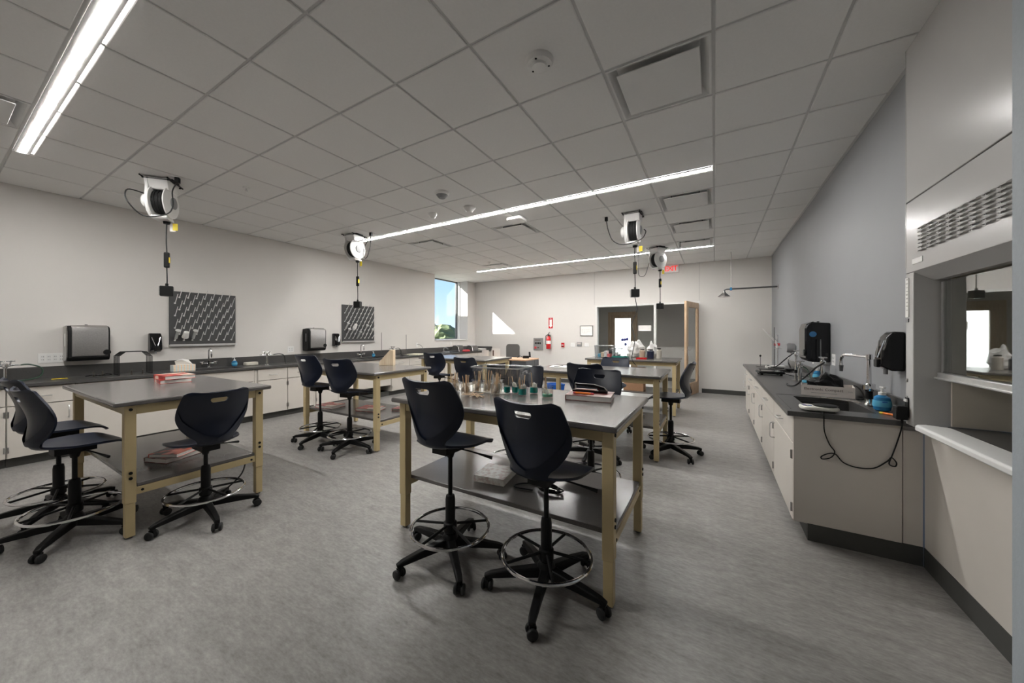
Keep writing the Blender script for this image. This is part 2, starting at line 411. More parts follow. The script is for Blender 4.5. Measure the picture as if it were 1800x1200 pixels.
# corridor beyond the glazing
struct('wall_corridor', MB().box(-4.2, -2.80, 11.4, 11.5, 0, 3.0).box(-2.12, 1.6, 11.4, 11.5, 0, 3.0).box(-2.80, -2.12, 11.4, 11.5, 1.98, 3.0)
       .box(-4.3, -4.2, YB + .12, 11.5, 0, 3.0).box(1.6, 1.7, YB + .12, 11.5, 0, 3.0), CORR)
struct('ceiling_corridor', MB().box(-4.3, 1.7, YB + .12, 11.5, 3.02, 3.1), TBAR)
struct('baseboard_corridor', MB().box(-2.0, 1.6, 11.385, 11.4, 0, .10).box(-4.2, -2.9, 11.385, 11.4, 0, .10), BASEB)
d3 = struct('door_3', MB().box(-2.90, -2.80, 11.36, 11.45, 0, 2.06).box(-2.12, -2.02, 11.36, 11.45, 0, 2.06).box(-2.80, -2.12, 11.36, 11.45, 1.98, 2.06), OAK)
MB().box(-2.80, -2.70, 11.39, 11.43, 0, 1.98).box(-2.22, -2.12, 11.39, 11.43, 0, 1.98).box(-2.70, -2.22, 11.39, 11.43, 1.86, 1.98).box(-2.70, -2.22, 11.39, 11.43, 0, .30).build('leaf', OAK, d3)
MB().box(-2.70, -2.22, 11.406, 11.412, .30, 1.86).build('pane', GLASS, d3)
MB().cyl((-2.76, 11.39, 1.0), (-2.76, 11.33, 1.0), .012).cyl((-2.76, 11.335, 1.0), (-2.65, 11.335, 1.0), .010).build('handle', CHROME, d3)
# open oak door leaf
hinge = Vector((-.36, 9.44, 0)); ddir = Vector((-.235, -.972, 0)).normalized()
ang = math.atan2(ddir.y, ddir.x)
d1 = bpy.data.objects.new('door_1', None); COL.objects.link(d1); d1.location = hinge; d1.rotation_euler = (0, 0, ang); d1['kind'] = 'structure'
L, TH = .87, .045
MB().box(0, .11, 0, TH, .012, 2.09).box(L - .13, L, 0, TH, .012, 2.09).box(.11, L - .13, 0, TH, 1.96, 2.09).box(.11, L - .13, 0, TH, .012, .28).build('leaf', OAK, d1, .003)
MB().box(.11, L - .13, .018, .026, .28, 1.96).build('pane', GLASS, d1)
h = MB()
for s_ in (-1, 1):
    y0 = TH if s_ > 0 else 0
    h.box(L - .095, L - .045, y0, y0 + s_ * .012, .90, 1.10).cyl((L - .07, y0, 1.03), (L - .07, y0 + s_ * .06, 1.03), .011).tube([(L - .07, y0 + s_ * .055, 1.03), (L - .19, y0 + s_ * .055, 1.03)], .009)
h.build('handle', CHROME, d1, .002)
MB().box(.08, .34, -.05, 0, 1.99, 2.05).build('closer_body', STEEL, d1, .004)
MB().tube([(.2, -.04, 2.07), (.10, -.20, 2.075), (-.02, -.06, 2.08)], .008).build('closer_arm', STEEL, d1)
for z in (.25, 1.05, 1.85): MB().cyl((-.008, .0, z - .05), (-.008, .0, z + .05), .009).build('hinge', STEELD, d1)

# exterior: lawn, trees, added walls that shape the daylight
struct('ground', MB().box(-120, XL - .5, -60, 120, -4.2, -4.0), GROUND)
struct('wall_white_backing', MB().box(-9, 3, 16, 16.3, -4, 8), mat('white_backing', (.8, .79, .77), .8))  # added white backing that makes the corridor door pane bright
struct('wall_sun_cut', MB().box(-12, -7.3, 3.0, 7.35, -4.0, 4.38), CONC)  # unseen wall, placed to cut the lower edge of the sun patch
struct('wall_sun_block', MB().box(-14.6, -14, -14, -.5, -4.0, 10.5), CONC)  # unseen wall, added only to block sunlight
def tree(loc, r, h, label):
    t = thing('tree', label, 'tree', loc, group='trees beyond the left window')
    MB().cyl((0, 0, 0), (0, 0, h), .3, .15).build('trunk', CARD, t)
    bm = bmesh.new(); rr = random.Random(int(loc[0] * 10))
    for k in range(16):
        a = rr.uniform(0, 6.28); q = rr.uniform(0, .7) * r; rad = r * rr.uniform(.3, .5)
        mtx = Matrix.Translation((q * math.cos(a), q * math.sin(a), h + rr.uniform(-.55, .5) * r)) @ Matrix.Diagonal((rad, rad, rad * .8, 1))
        bmesh.ops.create_icosphere(bm, subdivisions=3, radius=1, matrix=mtx)
    for v in bm.verts: v.co += Vector((rr.uniform(-1, 1), rr.uniform(-1, 1), rr.uniform(-1, 1))) * r * .06
    me = bpy.data.meshes.new('crown'); bm.to_mesh(me); bm.free(); me.materials.append(LEAF)
    link('crown', me, t)
tree((-40, 47, -4), 4.0, 3.4, 'low broad yellow-green tree seen through the left window')
tree((-48, 42, -4), 3.6, 3.2, 'rounded green tree beside the window frame outside')
tree((-54, 60, -4), 2.4, 6.2, 'tall dark tree rising above the others outside the window')
tree((-35, 53, -4), 3.8, 3.2, 'green tree at the far edge of the window view')

# ------------------------------------------------------------------ stools
SP = [(-.262, .415, .150, .035), (-.258, .403, .186, .042), (-.250, .380, .197, .045), (-.236, .34, .204, .05), (-.214, .28, .214, .055), (-.198, .22, .214, .058),
      (-.194, .17, .194, .055), (-.200, .12, .160, .048), (-.207, .075, .126, .038), (-.200, .035, .105, .026), (-.170, .010, .115, .020),
      (-.115, .000, .158, .02), (-.045, -.003, .200, .018), (.03, .000, .212, .014), (.10, .004, .212, .008), (.155, .002, .203, .002),
      (.195, -.010, .186, -.004), (.218, -.026, .160, -.008), (.228, -.040, .110, -.008)]
SP = [((y + .012 if z > .02 else y), (z * .945 if z > .02 else z), w_, c_) for y, z, w_, c_ in SP]
def catmull(rows, k=3):
    out = []
    for i in range(len(rows) - 1):
        p0, p1, p2, p3 = rows[max(i - 1, 0)], rows[i], rows[i + 1], rows[min(i + 2, len(rows) - 1)]
        for j in range(k):
            t = j / k
            out.append(tuple(.5 * (2 * b + (c - a) * t + (2 * a - 5 * b + 4 * c - d) * t * t + (3 * b - a - 3 * c + d) * t ** 3) for a, b, c, d in zip(p0, p1, p2, p3)))
    out.append(rows[-1]); return out
def shell_mesh():
    rows = catmull(SP, 3); nx = 17; vs = []; fs = []
    for i, (y, z, wd, c_) in enumerate(rows):
        a = rows[max(i - 1, 0)]; b = rows[min(i + 1, len(rows) - 1)]
        d = Vector((0, b[0] - a[0], b[1] - a[1])).normalized(); nrm = Vector((0, -d.z, d.y))   # forward / up side
        if nrm.y < 0 and nrm.z < 0: nrm = -nrm
        for j in range(nx):
            u = -1 + 2 * j / (nx - 1)
            vs.append(Vector((u * wd, y, z)) + nrm * (c_ * abs(u) ** 2.2))
    for i in range(len(rows) - 1):
        for j in range(nx - 1): fs.append((i * nx + j, i * nx + j + 1, (i + 1) * nx + j + 1, (i + 1) * nx + j))
    me = MB().add(vs, fs).mesh('seat_shell', NAVY, ang=80)
    o = link('tmp', me); sm = o.modifiers.new('s', 'SOLIDIFY'); sm.thickness = .013; sm.offset = 0
    hole = MB().prism([(-.052, .339), (-.046, .326), (-.034, .318), (.034, .318), (.046, .326), (.052, .339), (.050, .348), (.040, .352), (-.040, .352), (-.050, .348)], -.40, -.10, 'y').build('cut', NAVY)
    bo = o.modifiers.new('b', 'BOOLEAN'); bo.object = hole; bo.operation = 'DIFFERENCE'; bo.solver = 'EXACT'
    dg = bpy.context.evaluated_depsgraph_get(); out = bpy.data.meshes.new_from_object(o.evaluated_get(dg))
    bpy.data.objects.remove(o, do_unlink=True); bpy.data.objects.remove(hole, do_unlink=True)
    out.name = 'seat_shell'; out.materials.clear(); out.materials.append(NAVY)
    out.polygons.foreach_set('use_smooth', [True] * len(out.polygons)); out.set_sharp_from_angle(angle=R(45))
    return out
BROWS = [r for r in catmull(SP, 6) if r[1] > .02 and r[0] < -.18]
def back_at(z):
    return min(BROWS, key=lambda r: abs(r[1] - z))
def rim_mesh():
    """raised band that follows the lower edge of the back, on its rear side"""
    vs, fs = [], []
    zs = [.033 + .257 * k / 22 for k in range(23)]
    for sd_ in (-1, 1):
        k0 = len(vs)
        for z in zs:
            y, _, wd, c_ = back_at(z)
            xo = wd * 1.005; xi = 0 if z < .062 else min(.20 * ((z - .062) / .16) ** .62, xo - max(.001, .034 * min(1, (.29 - z) / .10)))
            for q in range(5):
                x = xi + (xo - xi) * q / 4
                lift = .0075 + .010 * (1 - q / 4) ** .5 * min(1, (xo - xi) / .03)
                vs.append((sd_ * x, y + c_ * (x / wd) ** 2.2 - lift, z))
        for r_ in range(22):
            for q in range(4):
                a = k0 + r_ * 5 + q; fs.append((a, a + 1, a + 6, a + 5))
    me = MB().add(vs, fs).mesh('back_rim', NAVY, ang=60)
    return me
SH = shell_mesh(); RIM = rim_mesh()
MECH = MB().box(-.055, .055, -.10, .09, -.055, -.012).cyl((0, 0, -.095), (0, 0, -.05), .020, .034).mesh('seat_mechanism', BLACK)
LEVER = MB().tube([(.03, .02, -.04), (.12, .05, -.055), (.17, .065, -.065)], .005, 8).tube([(.17, .065, -.065), (.25, .09, -.082)], [.006, .010], 8).mesh('height_lever', BLACK)
PISTON = MB().cyl((0, 0, -.40), (0, 0, -.06), .0135, n=16).mesh('gas_lift', BLACK)
SLEEVE = MB().lathe([(.030, .10), (.030, .36), (.026, .385), (.018, .39)], 18).mesh('column_sleeve', BLACK)
HUB = MB().lathe([(.035, .075), (.048, .09), (.048, .135), (.034, .155)], 18).mesh('base_hub', BLACK)
ARM = MB().add(*(lambda: (
    [(-.024, .03, .075), (.024, .03, .075), (.024, .03, .132), (-.024, .03, .132), (-.020, .20, .070), (.020, .20, .070), (.020, .20, .112), (-.020, .20, .112),
     (-.019, .30, .066), (.019, .30, .066), (.018, .30, .094), (-.018, .30, .094), (-.016, .325, .050), (.016, .325, .050), (.014, .335, .080), (-.014, .335, .080)],
    [(3, 2, 1, 0)] + [(4 * k + i, 4 * k + (i + 1) % 4, 4 * k + 4 + (i + 1) % 4, 4 * k + 4 + i) for k in range(3) for i in range(4)] + [(12, 13, 14, 15)]))()).mesh('base_arm', BLACK)
CAST = MB().cyl((0, 0, .045), (0, 0, .075), .010).box(-.010, .010, -.012, .020, .020, .058).mesh('caster', BLACK)
WHEEL = MB().lathe([(.022, -.009), (.027, -.006), (.027, .006), (.022, .009)], 18, axis='x').mesh('wheel', RUBBER)
FRING = MB().tube(ring((0, 0, 0), .236, n=56), .0095, 10, True).mesh('foot_ring', CHROME)
SPOKE = MB().tube([(0, .026, .018), (0, .232, 0)], .008, 8).mesh('ring_spoke', BLACK)
COLLAR = MB().lathe([(.030, -.03), (.040, -.02), (.040, .03), (.031, .036)], 18).mesh('ring_collar', BLACK)
def stool(x, y, face, hgt, label, spin=0, group='navy lab stools', ringz=.19, base=0):
    """face: heading of the seat front in degrees; hgt: seat height"""
    t = thing('lab_stool', label, 'stool', (x, y, 0), R(face - 90), group)
    sh = link('seat_shell', SH, t, loc=(0, 0, hgt)); link('back_rim', RIM, sh)
    link('seat_mechanism', MECH, t, loc=(0, 0, hgt)); link('height_lever', LEVER, t, loc=(0, 0, hgt))
    link('gas_lift', PISTON, t, loc=(0, 0, hgt)); link('column_sleeve', SLEEVE, t); link('base_hub', HUB, t)
    fr_ = link('foot_ring', FRING, t, loc=(0, 0, ringz)); link('ring_collar', COLLAR, t, loc=(0, 0, ringz))
    for k in range(5):
        a = R(base - face + 90 + 72 * k)
        link('base_arm', ARM, t, .006, rot=(0, 0, a))
        d = Vector((-math.sin(a), math.cos(a), 0)) * .318
        c_ = link('caster', CAST, t, loc=d, rot=(0, 0, a + R(35 + 40 * k)))
        link('wheel', WHEEL, c_, .003, loc=(-.020, 0, .0275)); link('wheel', WHEEL, c_, .003, loc=(.020, 0, .0275))
        link('ring_spoke', SPOKE, fr_, rot=(0, 0, a + R(20)))
    return t
stool(-1.39, 1.695, 88, .715, 'raised navy stool at the jar-laden table, white scuffs across its back', base=12)
stool(-.775, 1.75, 84, .645, 'navy stool pushed against the jar-laden table, its base beside the table leg', base=48)
stool(-.90, 2.96, 268, .655, 'stool facing the open stapler and book across the jar-laden table', base=30)
stool(-1.64, 2.98, 268, .655, 'stool directly behind the clear plastic bin, facing it', base=10)
stool(-1.17, 3.86, 85, .66, 'dark stool half hidden behind another, facing the table with the open notebook', base=40)
stool(-.43, 4.45, 176, .655, 'stool seen side-on at the end of the table with the open notebook', base=6)
stool(-1.29, 5.25, 268, .62, 'stool whose backrest shows just over the far edge of the open notebook table', base=25)
stool(-4.20, 4.82, 98, .645, 'stool by the bright far table, the one closer to the wall counter', base=20)
stool(-3.43, 4.70, 96, .60, 'stool by the bright far table, in front of its leg', base=0)
stool(-4.30, 2.66, 95, .715, 'stool at the wooden ramp block table, farther from its near corner leg', base=54)
stool(-3.71, 2.66, 104, .69, 'stool at the wooden ramp block table, beside its near corner leg', base=59)
stool(-4.25, .56, 95, .655, 'stool at the two red books table, behind its twin and nearer the wall', base=20)
stool(-3.73, .56, 95, .63, 'stool at the two red books table, in front of its twin', base=19)
stool(-3.285, 1.13, 180, .565, 'low stool pushed into the short end of the two red books table', base=46)

# ------------------------------------------------------------------ work tables
TL, TW, TZ = 1.55, .95, .925
def work_table(cx, cy, label, shelf=True, first=[None]):
    if first[0]: return again(first[0], (cx, cy, 0), 0, label)
    t = thing('work_table', label, 'table', (cx, cy, 0), 0, 'beige steel work tables')
    a, b = TL / 2, TW / 2
    MB().box(-a, a, -b, b, TZ - .032, TZ).build('tabletop', LAM, t, .010, seg=3)
    lw = .058; ax, ay = a - .028, b - .055
    for s1 in (-1, 1):
        for s2 in (-1, 1):
            x0, y0 = s1 * ax, s2 * ay
            lg = MB().box(x0, x0 - s1 * lw, y0, y0 - s2 * lw, .235, TZ - .032).build('leg', BEIGE, t, .004)
            MB().box(x0 - s1 * .004, x0 - s1 * (lw - .004), y0 - s2 * .004, y0 - s2 * (lw - .004), .012, .235).build('leg_extension', BEIGE, lg, .003)
            MB().cyl((x0 - s1 * lw / 2, y0 - s2 * lw / 2, 0), (x0 - s1 * lw / 2, y0 - s2 * lw / 2, .012), .018).build('leveling_foot', STEELD, lg)
            for z in (.865, .44, .405): MB().cyl((x0, y0 - s2 * lw / 2, z), (x0 + s1 * .006, y0 - s2 * lw / 2, z), .010, n=10).build('bolt', BLACK, lg)
    for s2 in (-1, 1): MB().box(-ax + lw, ax - lw, s2 * (ay - .006), s2 * (ay - .034), TZ - .095, TZ - .032).build('apron', BEIGE, t, .002)
    for s1 in (-1, 1):
        MB().box(s1 * (ax - .006), s1 * (ax - .034), -ay + lw, ay - lw, TZ - .095, TZ - .032).build('apron', BEIGE, t, .002)
        MB().box(s1 * (ax - .008), s1 * (ax - .038), -ay + lw, ay - lw, .285, .335).build('shelf_rail', BEIGE, t, .002)
        MB().cyl((s1 * (ax - .008), -ay + lw + .03, .31), (s1 * (ax - .003), -ay + lw + .03, .31), .008).build('bolt', BLACK, t)
        MB().cyl((s1 * (ax - .008), ay - lw - .03, .31), (s1 * (ax - .003), ay - lw - .03, .31), .008).build('bolt', BLACK, t)
    MB().box(-ax + .012, ax - .012, -ay + lw + .004, ay - lw - .004, .336, .362).build('lower_shelf', LAM, t, .004)
    first[0] = t; return t
SZ = .363
TAB = {'T1': (-1.175, 2.20), 'LT': (-4.095, 1.135), 'T2': (-4.095, 3.17), 'T4': (-1.255, 4.505), 'T5': (-1.295, 6.90), 'T6': (-4.145, 5.505)}
work_table(*TAB['T1'], 'work table crowded with reed-filled jars and teal beakers')
work_table(*TAB['LT'], 'work table with two stacked red books on top')
work_table(*TAB['T2'], 'work table carrying a pale wooden ramp block')
work_table(*TAB['T4'], 'work table with an open notebook on top and a cord on its shelf')
work_table(*TAB['T5'], 'work table covered with boxes and bottles before the glazed screen')
work_table(*TAB['T6'], 'empty work table shining with window light')

# ------------------------------------------------------------------ base cabinets
CT = .855                                   # counter height
def bow_handle(l, z, m=ALU, vert=False):
    """wire pull on a front at y=0, standing out to -y"""
    h_ = l / 2
    pts = [(-h_, 0, 0), (-h_, -.026, 0), (-h_ + .012, -.034, 0), (h_ - .012, -.034, 0), (h_, -.026, 0), (h_, 0, 0)]
    if vert: pts = [(0, p[1], p[0]) for p in pts]
    return MB().tube(pts, .005, 8)
PULL = bow_handle(.115, 0).mesh('pull', ALU); PULLV = bow_handle(.13, 0, vert=True).mesh('pull', ALU)
HINGE = MB().box(-.006, .006, -.006, .004, -.03, .03).cyl((0, -.006, -.03), (0, -.006, .03), .005, n=8).mesh('hinge', STEEL)
def cabinet(y0, y1, side, label, style='drawer_door', hinge_at='lo', depth=.555, front=None):
    """side 'L': stands on the left wall facing +X, 'R': on the right wall facing -X. y0<y1 world extent"""
    wd = y1 - y0 - .004
    if side == 'L': t = thing('base_cabinet', label, 'cabinet', (-6.145, y0 + .002, 0), R(90), 'base cabinets under the long wall counter')
    else: t = thing('base_cabinet', label, 'cabinet', (.455, y1 - .002, 0), R(-90), 'base cabinets under the sink counter')
    MB().box(0, .018, .02, depth, .10, CT - .036).box(wd - .018, wd, .02, depth, .10, CT - .036).box(.018, wd - .018, depth - .012, depth, .10, CT - .036).box(.018, wd - .018, .02, depth - .012, .10, .118).build('carcass', CAB, t)
    MB().box(0, wd, .075, depth, 0, .10).build('toe_kick', BASEB, t)
    def front_(x0, x1, z0, z1, nm): return MB().box(x0, x1, 0, .019, z0, z1).build(nm, CAB, t, .003)
    top = CT - .040; dl = .635
    if style == 'open':
        return t
    if style == 'drawer_door':
        d = front_(.003, wd - .003, dl, top, 'drawer'); link('pull', PULL, d, loc=(wd / 2, 0, (dl + top) / 2 - .01))
        dd = front_(.003, wd - .003, .103, dl - .008, 'door')
        hx = wd - .05 if hinge_at == 'lo' else .05
        link('pull', PULLV, dd, loc=(hx, 0, .52))
        kx = .010 if hinge_at == 'lo' else wd - .010
        for z in (.19, .55): link('hinge', HINGE, dd, loc=(kx, 0, z))
    elif style == 'two_doors':
        front_(.003, wd - .003, dl, top, 'false_front')
        for k in (0, 1):
            a, b = (.003, wd / 2 - .002) if k == 0 else (wd / 2 + .002, wd - .003)
            dd = front_(a, b, .103, dl - .008, 'door')
            link('pull', PULLV, dd, loc=(wd / 2 + (-.05 if k == 0 else .05), 0, .52))
            for z in (.19, .55): link('hinge', HINGE, dd, loc=(a + .007 if k == 0 else b - .007, 0, z))
    elif style == 'drawers':
        z = top
        for hgt in (.18, .25, .27):
            d = front_(.003, wd - .003, z - hgt + .008, z, 'drawer'); link('pull', PULL, d, loc=(wd / 2, 0, z - hgt / 2)); z -= hgt
    return t
LC = [(-.90, -.45, 'drawer_door', 'base cabinet at the counter start, below the green hose'), (-.45, .01, 'drawer_door', 'base cabinet under the green hose tap'), (.01, .475, 'drawer_door', 'base cabinet below the outlet and first towel dispenser'),
      (.475, .93, 'drawer_door', 'base cabinet behind the twin stools, below the silver towel dispenser'), (.945, 1.84, 'two_doors', 'double-door cabinet behind the two red books table'),
      (1.84, 2.735, 'two_doors', 'double-door sink cabinet below the first peg board'), (2.775, 3.23, 'drawer_door', 'base cabinet below the white box and gas tap'), (3.23, 3.685, 'drawer_door', 'base cabinet just before the second towel dispenser'),
      (3.725, 4.60, 'two_doors', 'double-door cabinet below the second towel dispenser'), (5.46, 5.99, 'drawer_door', 'base cabinet starting after the knee space'), (5.99, 6.52, 'drawer_door', 'base cabinet below the cream papers'),
      (6.52, 7.27, 'two_doors', 'double-door cabinet behind the empty bright table'), (7.27, 8.02, 'two_doors', 'double-door cabinet below the window near the black laptop'), (8.02, 8.77, 'two_doors', 'double-door cabinet below the window beneath the grey bag'),
      (8.77, 9.46, 'two_doors', 'double-door cabinet in the far counter corner')]
for k, (a, b, st, lb) in enumerate(LC): cabinet(a, b, 'L', lb, st, 'lo' if k % 2 else 'hi')
# knee space panel under the second sink
kn = thing('knee_panel', 'recessed grey panel of the knee space under the second wall sink', 'panel', (-6.185, 5.03, 0))
MB().box(0, .02, -.425, .425, .24, CT - .04).build('panel', CAB, kn)
MB().box(-.06, -.04, -.425, .425, 0, .10).build('toe_kick', BASEB, kn)
MB().box(.022, .04, -.425, .425, CT - .16, CT - .04).build('apron', CAB, kn)
for y in (.9375, 2.755, 3.705):
    f = MB().box(-.05, .05, -.004 if y < 1 else -.016, .004 if y < 1 else .016, .0, CT - .04).build('filler_strip', CAB, None, loc=(-6.21, y, 0))
    tag(f, {.9375: 'narrow filler strip between cabinets behind the two red books table', 2.755: 'narrow filler strip beside the first sink cabinet', 3.705: 'narrow filler strip before the second towel dispenser'}[y], 'panel', 'cabinet filler strips')
def counter_slab(mb, x0, x1, y0, y1, sinks):
    """top with real cutouts for sinks (list of x0,x1,y0,y1)"""
    ycur = y0
    for sx0, sx1, sy0, sy1 in sorted(sinks, key=lambda q: q[2]):
        mb.box(x0, x1, ycur, sy0, CT - .032, CT); mb.box(x0, sx0, sy0, sy1, CT - .032, CT); mb.box(sx1, x1, sy0, sy1, CT - .032, CT); ycur = sy1
    mb.box(x0, x1, ycur, y1, CT - .032, CT)
def basin(q, parent, name='sink_basin'):
    x0, x1, y0, y1 = q; d = CT - .19; b = MB()
    b.box(x0, x1, y0, y1, d - .012, d)
    b.box(x0 - .01, x0, y0, y1, d - .012, CT - .033).box(x1, x1 + .01, y0, y1, d - .012, CT - .033).box(x0 - .01, x1 + .01, y0 - .01, y0, d - .012, CT - .033).box(x0 - .01, x1 + .01, y1, y1 + .01, d - .012, CT - .033)
    o = b.build(name, EPOXY, parent)
    MB().lathe([(.035, d), (.035, d + .004), (.02, d + .005)], 16, ((x0 + x1) / 2, (y0 + y1) / 2, 0)).build('drain', CHROME, o)
ct = thing('countertop', 'long dark grey countertop with two sinks along the white wall', 'counter', (0, 0, 0))
sk = [(-6.56, -6.20, 2.02, 2.62), (-6.56, -6.20, 4.78, 5.30)]
m_ = MB(); counter_slab(m_, XL + .001, -6.115, -.9, YB - .002, sk); m_.build('slab', EPOXY, ct)
bs = MB().box(XL + .001, XL + .022, -.9, YB - .002, CT, CT + .135).build('backsplash', EPOXY)
tag(bs, 'long dark backsplash strip against the white wall', 'backsplash')
tag(MB().box(XL + .023, -6.08, YB - .022, YB - .002, CT, CT + .12).build('backsplash', EPOXY), 'short dark backsplash piece on the back wall corner', 'backsplash')
for q in sk: basin(q, ct)
# right counter
RC = [(3.09, 3.99, 'two'), (3.99, 4.89, 'x'), (4.89, 5.80, 'x'), (5.80, 6.60, 'x'), (6.60, 7.36, 'x')]
RL = ['base cabinet at the counter end holding the white scale, next to the hood', 'second base cabinet of the sink counter, under the white carton', 'third base cabinet of the sink counter, under the black towel dispenser',
      'fourth base cabinet of the sink counter, under the far sink', 'last base cabinet of the sink counter, nearest the shower']
for (a, b, _), lb in zip(RC, RL): cabinet(a, b, 'R', lb, 'drawer_door', 'hi', .585)
ep = thing('end_panel', 'plain taupe end panel closing the sink counter, a cord hanging before it', 'panel', (.455, 3.07, 0))
MB().box(0, .51, -.010, .018, .115, CT - .034).build('panel', CABIN if False else CAB, ep, .002)
MB().box(.514, .598, -.004, .018, .115, CT - .06).build('filler_panel', CAB, ep, .002)
MB().box(.075, .598, -.002, .018, 0, .114).build('toe_kick', BASEB, ep)
c2 = thing('countertop', 'dark sink counter with glossy top along the grey accent wall', 'counter', (0, 0, 0))
sk2 = [(.56, .90, 3.22, 3.78), (.56, .93, 6.02, 6.50)]
m_ = MB(); counter_slab(m_, .42, XR - .002, 3.035, 7.40, sk2); m_.build('slab', EPOXY, c2)
tag(MB().box(XR - .024, XR - .002, 3.035, 7.40, CT, CT + .10).build('backsplash', EPOXY), 'dark backsplash strip against the grey accent wall', 'backsplash')
MB().box(.45, .455, 3.14, 3.835, CT - .001, CT + .002).box(.45, .98, 3.835, 3.841, CT - .001, CT + .002).build('marine_edge', EPOXY, c2)
for q in sk2: basin(q, c2)

# ------------------------------------------------------------------ fume hood
HX = .97
hd = thing('fume_hood', 'tall pale grey fume hood with louvres and glass sash at the counter end', 'fume hood', (HX, 2.5, 0))
A0, A1 = -.54, .53                          # local y extent (world 1.96 .. 3.03)
MB().box(0, .35, A0, A1, 2.145, ZC).build('upper_panel', HOODM, hd, .003)
MB().box(0, .35, A0, A1, 1.727, 2.138).build('louvre_panel', HOODM, hd, .003)
MB().box(-.001, .35, A1 - .006, A1 + .004, 1.76, ZC - .002).build('corner_strip', HOODM, hd)
MB().prism([(0, A1), (0, A1 - .09), (.075, A1 - .098), (.35, A1 - .10), (.35, A1)], .842, 1.725, 'z').build('side_post', HOODM, hd, .004)
# bevelled head above the sash
MB().prism([(0, 1.726), (.075, 1.672), (.12, 1.672), (.12, 1.726)], A0, A1 - .092, 'y').build('head_bevel', HOODM, hd)
nseg = 8; vs, fs = [], []                # a louvre: springs from the panel at its top, open below
for j, yy in enumerate((-.034, -.028, .028, .034)):
    k = 0 if j in (0, 3) else 1
    for i in range(nseg + 1):
        q = i / nseg; vs.append((-.013 * k * math.sin(q * PI / 2) ** 1.2 - .0002, yy, .0075 - .013 * q))
for j in range(3):
    for i in range(nseg): fs.append((j * 9 + i, j * 9 + i + 1, (j + 1) * 9 + i + 1, (j + 1) * 9 + i))
LOUV = MB().add(vs, fs).mesh('louvre', HOODM, ang=60)
lp = [c_ for c_ in hd.children if c_.name.startswith('louvre_panel')][0]
for i in range(9):
    for j in range(7):
        link('louvre', LOUV, lp, loc=(-.0005, A1 - .205 - i * .091, 1.957 - j * .0205))
# sash
MB().box(.28, .30, A1 - .1225, A1 - .100, .866, 1.715).build('track_channel', HOODM, hd)       # back of the open slot the sash slides in
sa = MB().box(.095, .115, A1 - .136, A1 - .123, 1.162, 1.658).build('sash_stile', ALU, hd)
MB().box(.100, .106, A0, A1 - .136, 1.165, 1.658).build('sash_glass', SASHG, sa)
MB().box(.078, .118, A0, A1 - .123, 1.122, 1.161).box(.066, .078, A0, A1 - .123, 1.126, 1.136).build('sash_rail', ALU, hd, .003)
# chamber
ch = MB().box(.13, .85, A1 - .135, A1 - .123, .87, 1.72).box(.85, .865, A0 - .2, A1 - .123, .87, 1.72).box(.13, .85, A0 - .2, A1 - .123, 1.71, 1.72).box(.13, .85, A0 - .21, A0 - .2, .87, 1.72)
ch.build('chamber_liner', LINER, hd)
MB().tube([(.846, A1 - .42, .95), (.846, A1 - .42, 1.35), (.846, A1 - .46, 1.5), (.846, A1 - .55, 1.56), (.846, A0, 1.58)], .006, 6).build('baffle_edge', HOODM, hd)
MB().box(.12, .85, A0 - .2, A1 - .123, .842, .866).build('work_surface', EPOXY, hd)
MB().lathe([(.018, -.004), (.018, .0), (.012, .012), (.004, .014)], 14, (.55, A1 - .136, .93), axis='y').build('service_knob', WHITE, hd)
# airfoil sill and apron below
MB().prism([(-.02, .862), (-.012, .871), (.02, .875), (.115, .868), (.115, .838), (-.01, .835), (-.02, .842)], A0, A1 - .17, 'y').build('airfoil_sill', WHITEM, hd, .003)
MB().box(.088, .12, A0, A1 + .036, .115, .834).build('apron_panel', CAB, hd)
MB().box(.084, .12, A0, A1 + .036, .0, .114).build('toe_board', BASEB, hd)
# buttons, outlet, placards
for z, m_ in ((1.10, STEEL), (1.0, STEEL)): MB().lathe([(.010, 0), (.010, -.004), (.006, -.005)], 14, (.0, A1 - .02, z), axis='x').build('service_button', m_, hd)
MB().box(-.004, 0, A1 - .042, A1 - .006, 1.47, 1.70).build('placard', PAPER, hd)
pl = MB()
for i in range(9): pl.box(-.0046, -.004, A1 - .037, A1 - .012 + random.uniform(-.008, 0), 1.685 - i * .022, 1.695 - i * .022 - random.uniform(0, .006))
pl.build('placard_print', INKG, hd)
MB().box(-.004, 0, A1 - .042, A1 - .006, 1.44, 1.462).build('placard_band', GREYP, hd)
MB().box(-.003, 0, A1 - .20, A1 - .085, 1.768, 1.798).build('certificate_label', PAPER, hd)
MB().box(-.006, 0, A1 - .045, A1 - .005, .885, 1.0).build('outlet', BLACK, hd, .002)
MB().box(-.012, -.006, A1 - .042, A1 - .008, .975, .99).build('outlet_tab', WHITE, hd)

